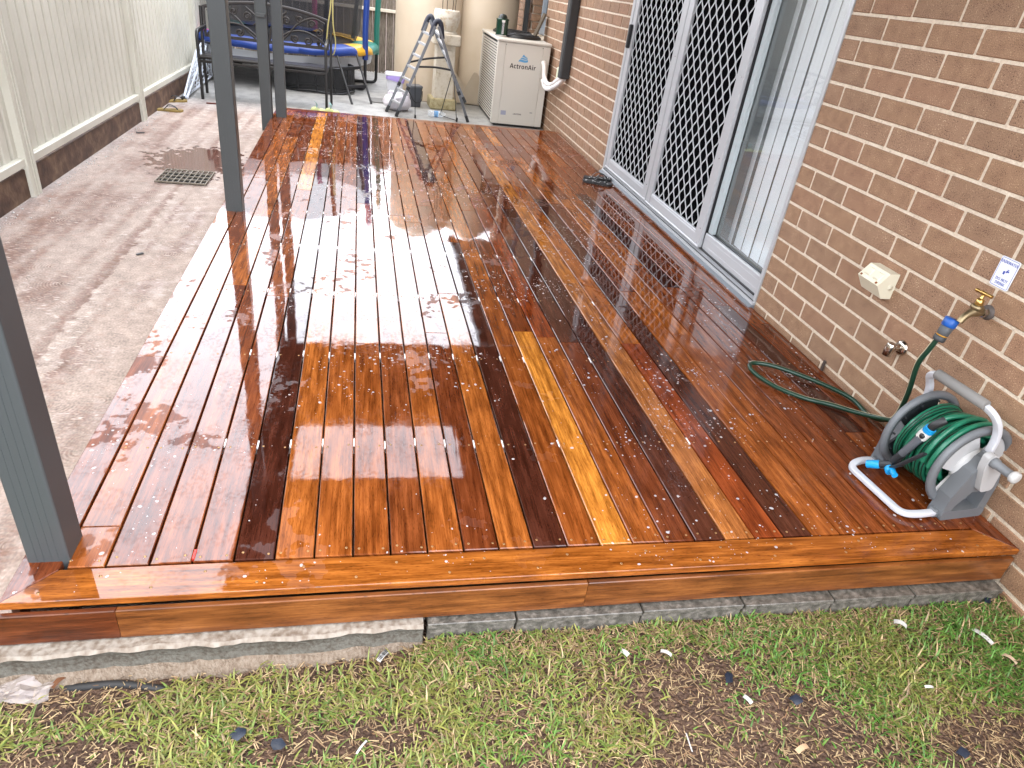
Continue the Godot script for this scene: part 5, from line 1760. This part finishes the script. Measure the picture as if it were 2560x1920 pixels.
	mb.sweep([V(0, 0.205, 0), V(0, 0.222, 0), V(0, 0.23, 0)], rrect(0.17, 0.16, 0.022, 3), false, true, [1.0, 1.02, 0.92])
	obj("lid", mb, plain(0.085, 0.09, 0.10, 0.4), gb)
	mb = MB.new()
	mb.tube(curve([V(-0.08, 0.16, 0.06), V(-0.02, 0.06, 0.1), V(0.06, 0.07, 0.09), V(0.085, 0.17, 0.04)], 4), 0.006, 6)
	obj("handle", mb, M.black, gb)
	var bag := base("plastic_bag", "full white plastic bag with tied handles, sitting behind the ladder feet", "bag", V(-1.62, -0.115, -7.0))
	var bn := fn(131, 5.5, 3)
	mb = MB.new()
	mb.smooth()
	var wt := plain(0.70, 0.66, 0.70, 0.45)
	var bp := func(i: int, j: int) -> Vector3:
		var a := TAU * i / 36.0
		var e := -PI / 2 + PI * j / 18.0
		var d := V(cos(a) * cos(e), sin(e), sin(a) * cos(e))
		var k := 1.0 + 0.14 * bn.get_noise_3dv(d * 0.5) + 0.05 * bn.get_noise_3dv(d * 1.5)
		return V(d.x * 0.155 * k, maxf(0.0, 0.075 + d.y * 0.085 * k + 0.02 * maxf(0.0, d.y)), d.z * 0.13 * k)
	for j in 18:
		for i in 36: mb.quad(bp.call(i + 1, j), bp.call(i, j), bp.call(i, j + 1), bp.call(i + 1, j + 1))
	obj("sack", mb, wt, bag)
	for e in [[0.085, 0.17], [-0.06, 0.165]]:
		mb = MB.new()
		mb.tube(curve([V(e[0] - 0.04, 0.13, 0.02), V(e[0] - 0.02, e[1] + 0.02, 0.03), V(e[0] + 0.03, e[1] + 0.015, 0.03), V(e[0] + 0.04, 0.13, 0.03)], 4), 0.013, 6, false)
		obj("handle", mb, wt, bag)
	var wat := plain(0.82, 0.9, 0.95, 0.05)
	wat.albedo_color.a = 0.22
	wat.transparency = BaseMaterial3D.TRANSPARENCY_ALPHA
	var bo := base("water_bottle", "clear empty plastic bottle with a blue swirl label, lying on the concrete", "bottle", V(-1.19, -0.115, -6.77), "", -0.06)
	mb = MB.new()
	var lay := Transform3D(Basis(V(0, 0, 1), -PI / 2), V(-0.1, 0.034, 0))
	mb.lathe([Vector2(0.0, 0.004), Vector2(0.028, 0.0), Vector2(0.033, 0.01), Vector2(0.031, 0.05), Vector2(0.033, 0.06), Vector2(0.033, 0.13), Vector2(0.028, 0.155), Vector2(0.013, 0.18), Vector2(0.013, 0.19)], 20, lay)
	obj("bottle_wall", mb, wat, bo)
	mb = MB.new()
	mb.lathe([Vector2(0.015, 0.186), Vector2(0.015, 0.2), Vector2(0.0, 0.2)], 14, lay)
	obj("cap", mb, M.white, bo)
	mb = MB.new()
	mb.lathe([Vector2(0.0335, 0.07), Vector2(0.0335, 0.115)], 20, lay)
	var lb := plain(0.10, 0.36, 0.72, 0.4)
	lb.albedo_color.a = 0.6
	lb.transparency = BaseMaterial3D.TRANSPARENCY_ALPHA
	obj("label", mb, lb, bo)
	# folded clothes airer against the fence
	var fa := base("clothes_airer", "white wire clothes airer folded flat and leaning on the cream fence", "clothes airer", V(-3.73, -0.1, -7.1))
	var A := [V(0.03, 0.0, 0.72), V(0.02, 0.34, -0.05), V(0.0, 0.44, -0.85), V(0.02, 0.02, -0.72)]
	for e in [[A[0], A[1]], [A[1], A[2]], [A[2], A[3]], [A[3], A[0]], [A[0] + V(0.02, 0.0, -0.05), A[2] + V(0.02, 0, 0)], [A[1] + V(0.015, -0.02, 0), A[3]]]:
		mb = MB.new()
		mb.rod(e[0], e[1], 0.012, 6)
		obj("frame_tube", mb, plain(0.62, 0.66, 0.72, 0.4), fa)
	for k in 9:
		var t := 0.1 + k * 0.1
		mb = MB.new()
		mb.rod(A[0].lerp(A[3], t), A[1].lerp(A[2], t * 0.9) + V(0.004, 0, 0), 0.006, 5)
		obj("wire", mb, plain(0.6, 0.64, 0.7, 0.4), fa)
		mb = MB.new()
		mb.rod(A[0].lerp(A[1], t), A[3].lerp(A[2], t), 0.005, 5)
		obj("wire", mb, plain(0.6, 0.64, 0.7, 0.4), fa)
	mb = MB.new()
	mb.box(A[0] + V(0, 0.0, 0.02), V(0.035, 0.05, 0.05), 0.008)
	obj("rubber_foot", mb, M.rubber, fa)
	# drain grate
	var dg := base("drain_grate", "rusty steel grate over a drain in the concrete beside the deck", "drain", V(-3.1, -0.112, -3.665))
	boxed("pit", V(0, -0.001, 0), V(0.28, 0.004, 0.28), plain(0.008, 0.007, 0.006, 0.9), dg, 0.0)
	var gm := plain(0.22, 0.19, 0.15, 0.5, 0.5)
	for k in 10:
		boxed("bar", V(-0.15 + k * 0.0333, 0.008, 0), V(0.006, 0.012, 0.31), gm, dg, 0.001)
	for k in 5:
		boxed("cross_bar", V(0, 0.009, -0.15 + k * 0.075), V(0.31, 0.010, 0.007), gm, dg, 0.001)

func sole(l: float, w: float) -> Array:
	return curve([Vector2(-l * 0.48, 0.0), Vector2(-l * 0.4, w * 0.36), Vector2(-l * 0.1, w * 0.34), Vector2(l * 0.22, w * 0.5), Vector2(l * 0.42, w * 0.38), Vector2(l * 0.5, 0.02), Vector2(l * 0.42, -w * 0.36), Vector2(l * 0.22, -w * 0.46), Vector2(-l * 0.1, -w * 0.33), Vector2(-l * 0.4, -w * 0.34)], 3, true)

func thong(called: String, label: String, at: Vector3, turn: float, m: Material, strap: Material, tilt := 0.0, spots: Material = null) -> void:
	var o := base(called, label, "sandal", at, "", turn)
	o.rotation.x = tilt
	var mb := MB.new()
	mb.prism(sole(0.24, 0.1), 0.016, Transform3D(Basis(V(1, 0, 0), -PI / 2), Vector3.ZERO))
	obj("sole", mb, m, o)
	for s in [-1, 1]:
		mb = MB.new()
		mb.sweep(curve([V(0.075, 0.014, 0.0), V(0.055, 0.038, 0.012 * s), V(0.0, 0.048, 0.036 * s), V(-0.035, 0.014, 0.042 * s)], 4), rrect(0.016, 0.005, 0.002, 1), false, true, [], V(0, 1, 0))
		obj("strap", mb, strap, o)
	if spots:
		var r2 := RandomNumberGenerator.new()
		r2.seed = int(at.x * 1000)
		mb = MB.new()
		for k in 16:
			mb.lathe([Vector2(0.007, 0.0), Vector2(0.0, 0.0008)], 6, Transform3D(Basis(V(0, 1, 0), r2.randf() * 3) * Basis.from_scale(V(r2.randf_range(0.5, 1.4), 1, 0.8)), V(r2.randf_range(-0.095, 0.1), 0.0163, r2.randf_range(-0.03, 0.03))))
		obj("printed_pattern", mb, spots, o)

func build_small() -> void:
	thong("flip_flop", "black rubber flip flop with white pattern by the door sill, lying nearer the wall", V(-0.135, 0.001, -4.06), 0.0, M.rubber, M.black, 0.0, M.white)
	thong("flip_flop", "black rubber flip flop with white pattern by the door sill, lying nearer the deck middle", V(-0.175, 0.001, -3.93), -0.35, M.rubber, M.black, 0.0, M.white)
	var ys := plain(0.25, 0.17, 0.045, 0.6)
	thong("flip_flop", "yellow and black flip flop on the concrete, nearest of the two by the fence", V(-3.70, -0.114, -5.79), 0.1, ys, M.black, 0.0, M.black)
	thong("flip_flop", "yellow and black flip flop by the fence, close to the foot of the white airer", V(-3.75, -0.114, -6.25), 0.7, ys, M.black, 0.0, M.black)
	# pale green shoes by the bench leg
	var lime := plain(0.56, 0.60, 0.27, 0.6)
	for e in [[-2.43, "pale green shoe by the bench leg at the deck end, its toe pointing away", 0.25], [-2.29, "pale green shoe by the bench leg, right beside its dark rear leg", -0.2]]:
		var o := base("canvas_shoe", e[1], "shoe", V(e[0], -0.115, -6.36), "pale green shoes", e[2])
		var mb := MB.new()
		mb.prism(sole(0.15, 0.07), 0.014, Transform3D(Basis(V(1, 0, 0), -PI / 2), Vector3.ZERO))
		obj("sole", mb, plain(0.62, 0.62, 0.45, 0.6), o)
		mb = MB.new()
		mb.ball(V(0.035, 0.02, 0), V(0.04, 0.028, 0.03), 8)
		mb.ball(V(-0.03, 0.025, 0), V(0.045, 0.036, 0.028), 8)
		obj("upper", mb, lime, o)
		for s in [-1, 1]:
			mb = MB.new()
			mb.sweep(curve([V(-0.02, 0.05, 0.01 * s), V(-0.01, 0.085, 0.014 * s), V(-0.03, 0.11, 0.012 * s)], 3), rrect(0.02, 0.004, 0.001, 1), false, true)
			obj("tongue", mb, plain(0.25, 0.42, 0.40, 0.6), o)
	# bits on the slab
	var leafm := plain(0.012, 0.011, 0.012, 0.6)
	boxed("leaf_blade", V(0, 0.004, 0), V(0.06, 0.003, 0.022), leafm, base("black_scrap", "small black scrap lying alone on the stained concrete by the fence", "scrap", V(-3.685, -0.114, -4.84)), 0.001, Basis(V(0, 1, 0), 0.4))
	boxed("offcut_body", V(0, 0.006, 0), V(0.16, 0.012, 0.02), plain(0.10, 0.02, 0.012, 0.6), base("timber_offcut", "thin red timber offcut on the concrete behind the middle post", "offcut", V(-3.40, -0.114, -6.31), "", 0.1), 0.001)
	boxed("twig_body", V(0, 0.004, 0), V(0.035, 0.006, 0.012), plain(0.08, 0.08, 0.08, 0.6), base("grey_chip", "grey chip on the wet concrete between the drain grate and the near post", "chip", V(-3.014, -0.114, -2.278), "", 0.8), 0.001)
	var rag := base("grey_mat", "flat grey mat lying on the concrete beside the white bin", "mat", V(-1.83, -0.115, -7.45), "", 0.1)
	boxed("sheet", V(0, 0.006, 0), V(0.15, 0.012, 0.28), plain(0.17, 0.165, 0.155, 0.8), rag, 0.003)
	boxed("wedge_body", V(0, 0, 0), V(0.007, 0.012, 0.03), plain(0.5, 0.04, 0.03, 0.5), base("red_spacer", "small red spacer stuck in a gap between boards near the front border", "spacer", V(-2.305, -0.004, -0.105)), 0.001)
	# litter on the lawn
	var paper := plain(0.46, 0.45, 0.43, 0.6)
	var inkm := plain(0.05, 0.05, 0.05, 0.6)
	var curl := func(o: Node3D, l: float, w: float, bend: float, m: Material) -> void:
		l *= 0.68
		w *= 0.72
		var mb := MB.new()
		var pts := []
		for i in 7:
			var t := i / 6.0 - 0.5
			pts.append(V(t * l, 0.004 + bend * (0.25 - t * t) * l, 0.1 * l * t * t))
		mb.sweep(pts, [Vector2(-w / 2, -0.0003), Vector2(w / 2, -0.0003), Vector2(w / 2, 0.0003), Vector2(-w / 2, 0.0003)], false, false, [], V(0, 1, 0))
		obj("paper", mb, m, o)
	for e in [
		[-1.864, 0.075, 0.05, 0.016, 0.9, "white barcode tag propped in straw by the corner of the concrete", 0.5], [-1.258, 0.131, 0.03, 0.016, -0.9, "white paper scrap in grass below the middle pavers, farther from the wall of two", 0.5],
		[-1.147, 0.137, 0.042, 0.012, -0.6, "white torn strip in grass below the middle pavers, nearer the wall of two", 0.8], [-0.423, 0.106, 0.05, 0.018, -0.7, "curled white scrap in the greenest grass below the right pavers", 1.0],
		[-0.193, 0.164, 0.085, 0.017, -1.2, "long pinkish white tag lying in the grass near the wall end", 0.3], [-0.988, 0.282, 0.035, 0.014, -1.1, "white printed scrap on the bare soil patch", 0.4],
		[-1.177, 0.363, 0.065, 0.005, 1.5, "narrow upright white strip near the bottom edge of the lawn", 0.1], [-0.471, 0.291, 0.035, 0.01, -0.2, "small white strip where green grass turns to soil", 0.6],
		[-1.911, 0.298, 0.05, 0.006, 0.9, "thin white sliver in the short grass left of the soil patch", 0.5]]:
		var o := base("paper_scrap", e[5], "paper scrap", V(e[0], ground_y(e[0], e[1]) + 0.012, e[1]), "paper litter on the lawn", e[4])
		o.rotation.x = 0.25
		curl.call(o, e[2], e[3], e[6], paper)
		if e[2] == 0.05 and e[3] == 0.016:
			var mb := MB.new()
			for k in 9: mb.box(V(-0.014 + k * 0.0035, 0.0105 - absf(k - 4) * 0.0004, 0.0), V(0.0012 + 0.0008 * (k % 3), 0.0006, 0.009))
			obj("barcode", mb, inkm, o)
	var navy := plain(0.006, 0.012, 0.026, 0.5)
	for e in [[-2.169, 0.237, 0.5, "torn dark blue plastic scrap on soil, larger flat one left of its twin"], [-2.085, 0.264, -0.3, "torn dark blue plastic scrap on soil, folded one beside its twin"], [-0.075, 0.048, 0.9, "rounded dark blue scrap near the wall end of the pavers"], [-1.009, 0.219, 1.2, "dark blue curled scrap above the bare soil patch"],
		[-0.852, 0.285, 0.1, "small blue scrap at the right edge of the bare soil patch"], [-0.498, 0.453, 0.3, "dark blue scrap low on the lawn near the bottom right"]]:
		var o := base("plastic_scrap", e[3], "plastic scrap", V(e[0], ground_y(e[0], e[1]) + 0.012, e[1]), "dark blue scraps on the lawn", e[2])
		o.rotation.x = 0.3
		var mb := MB.new()
		mb.smooth()
		var q := [V(-0.017, 0.0, -0.008), V(0.004, 0.006, -0.013), V(0.018, 0.003, -0.002), V(0.012, 0.008, 0.009), V(-0.006, 0.001, 0.012), V(-0.014, 0.007, 0.004)]
		for i in 6: mb.tri(V(0, 0.009, 0), q[(i + 1) % 6], q[i])
		obj("torn_film", mb, navy, o)
	for e in [[-0.901, 0.40, "tan dead leaf lying curled near the bottom of the lawn", 0.3, plain(0.45, 0.30, 0.18, 0.7)], [-2.565, 0.078, "brown dead leaf beside the black pipe at the concrete edge", 0.9, plain(0.13, 0.05, 0.02, 0.6)], [-0.164, 0.235, "pale long dead leaf on the grass near the bottom right", -1.1, plain(0.48, 0.36, 0.25, 0.7)]]:
		var o := base("dead_leaf", e[2], "leaf", V(e[0], ground_y(e[0], e[1]) + 0.01, e[1]), "", e[3])
		curl.call(o, 0.055, 0.017, 0.7, e[4])
	var pp := base("black_pipe", "black poly pipe half buried where the lawn meets the concrete edge", "pipe", V(-2.47, -0.203, 0.09))
	var mb := MB.new()
	mb.tube(curve([V(-0.12, -0.014, -0.01), V(-0.06, -0.001, -0.004), V(0.02, 0.003, -0.002), V(0.09, -0.004, 0.008), V(0.14, -0.018, 0.012)], 5), 0.0085, 10)
	obj("pipe_wall", mb, M.rubber, pp)
	var wrap := base("clear_wrap", "crumpled clear plastic wrap at the left corner of the concrete edge", "plastic wrap", V(-2.655, -0.195, 0.09))
	var wn := fn(141, 22.0, 3)
	mb = MB.new()
	mb.flat()
	var wp := func(i: int, j: int) -> Vector3:
		var x := (i / 14.0 - 0.5) * 0.17
		var z := (j / 9.0 - 0.5) * 0.075
		return V(x + 0.01 * wn.get_noise_2d(x * 3.0, z * 3.0 + 5.0), 0.012 + 0.02 * wn.get_noise_2d(x, z) - 0.3 * x * x, z)
	for i in 14:
		for j in 9: mb.quad(wp.call(i, j + 1), wp.call(i + 1, j + 1), wp.call(i + 1, j), wp.call(i, j))
	var cw := plain(0.55, 0.49, 0.47, 0.3)
	cw.albedo_color.a = 0.4
	cw.transparency = BaseMaterial3D.TRANSPARENCY_ALPHA
	obj("film", mb, cw, wrap)

func _ready() -> void:
	rng.seed = 1234
	cam = Camera3D.new()
	cam.name = "camera"
	add_child(cam)
	cam.transform = Transform3D(Basis(V(0.977411, 0.121219, 0.173127), V(-0.013404, 0.853071, -0.521623), V(-0.21092, 0.50752, 0.835426)), V(-1.909432, 1.252019, 1.154922))
	cam.fov = 59.393
	cam.near = 0.05
	cam.far = 400.0
	cam.current = true
	var env := Environment.new()
	env.background_mode = Environment.BG_SKY
	var sk := ProceduralSkyMaterial.new()
	sk.sky_top_color = Color(0.945, 0.96, 1.0)
	sk.sky_horizon_color = Color(0.76, 0.775, 0.80)
	sk.sky_energy_multiplier = 1.5
	sk.ground_bottom_color = Color(0.45, 0.43, 0.4)
	sk.ground_horizon_color = Color(0.7, 0.7, 0.7)
	sk.sky_curve = 0.3
	var sky := Sky.new()
	sky.sky_material = sk
	env.sky = sky
	env.tonemap_mode = Environment.TONE_MAPPER_LINEAR
	env.tonemap_exposure = 3.7
	env.sdfgi_enabled = true
	env.ssao_enabled = true
	env.ssil_enabled = true
	var we := WorldEnvironment.new()
	we.environment = env
	we.name = "world_environment"
	add_child(we)
	var sun := DirectionalLight3D.new()
	sun.name = "sun"
	sun.light_energy = 0.2
	sun.light_color = Color(1.0, 0.97, 0.93)
	sun.light_angular_distance = 30.0
	sun.shadow_enabled = true
	sun.transform = Transform3D(Basis.looking_at(V(0.45, -1.0, -0.35)), V(0, 8, 0))
	add_child(sun)
	make_materials()
	build_ground()
	build_house()
	build_deck()
	build_fences()
	build_wall_things()
	build_reel()
	build_bench()
	build_trampoline()
	build_back()
	build_small()
	build_grass()
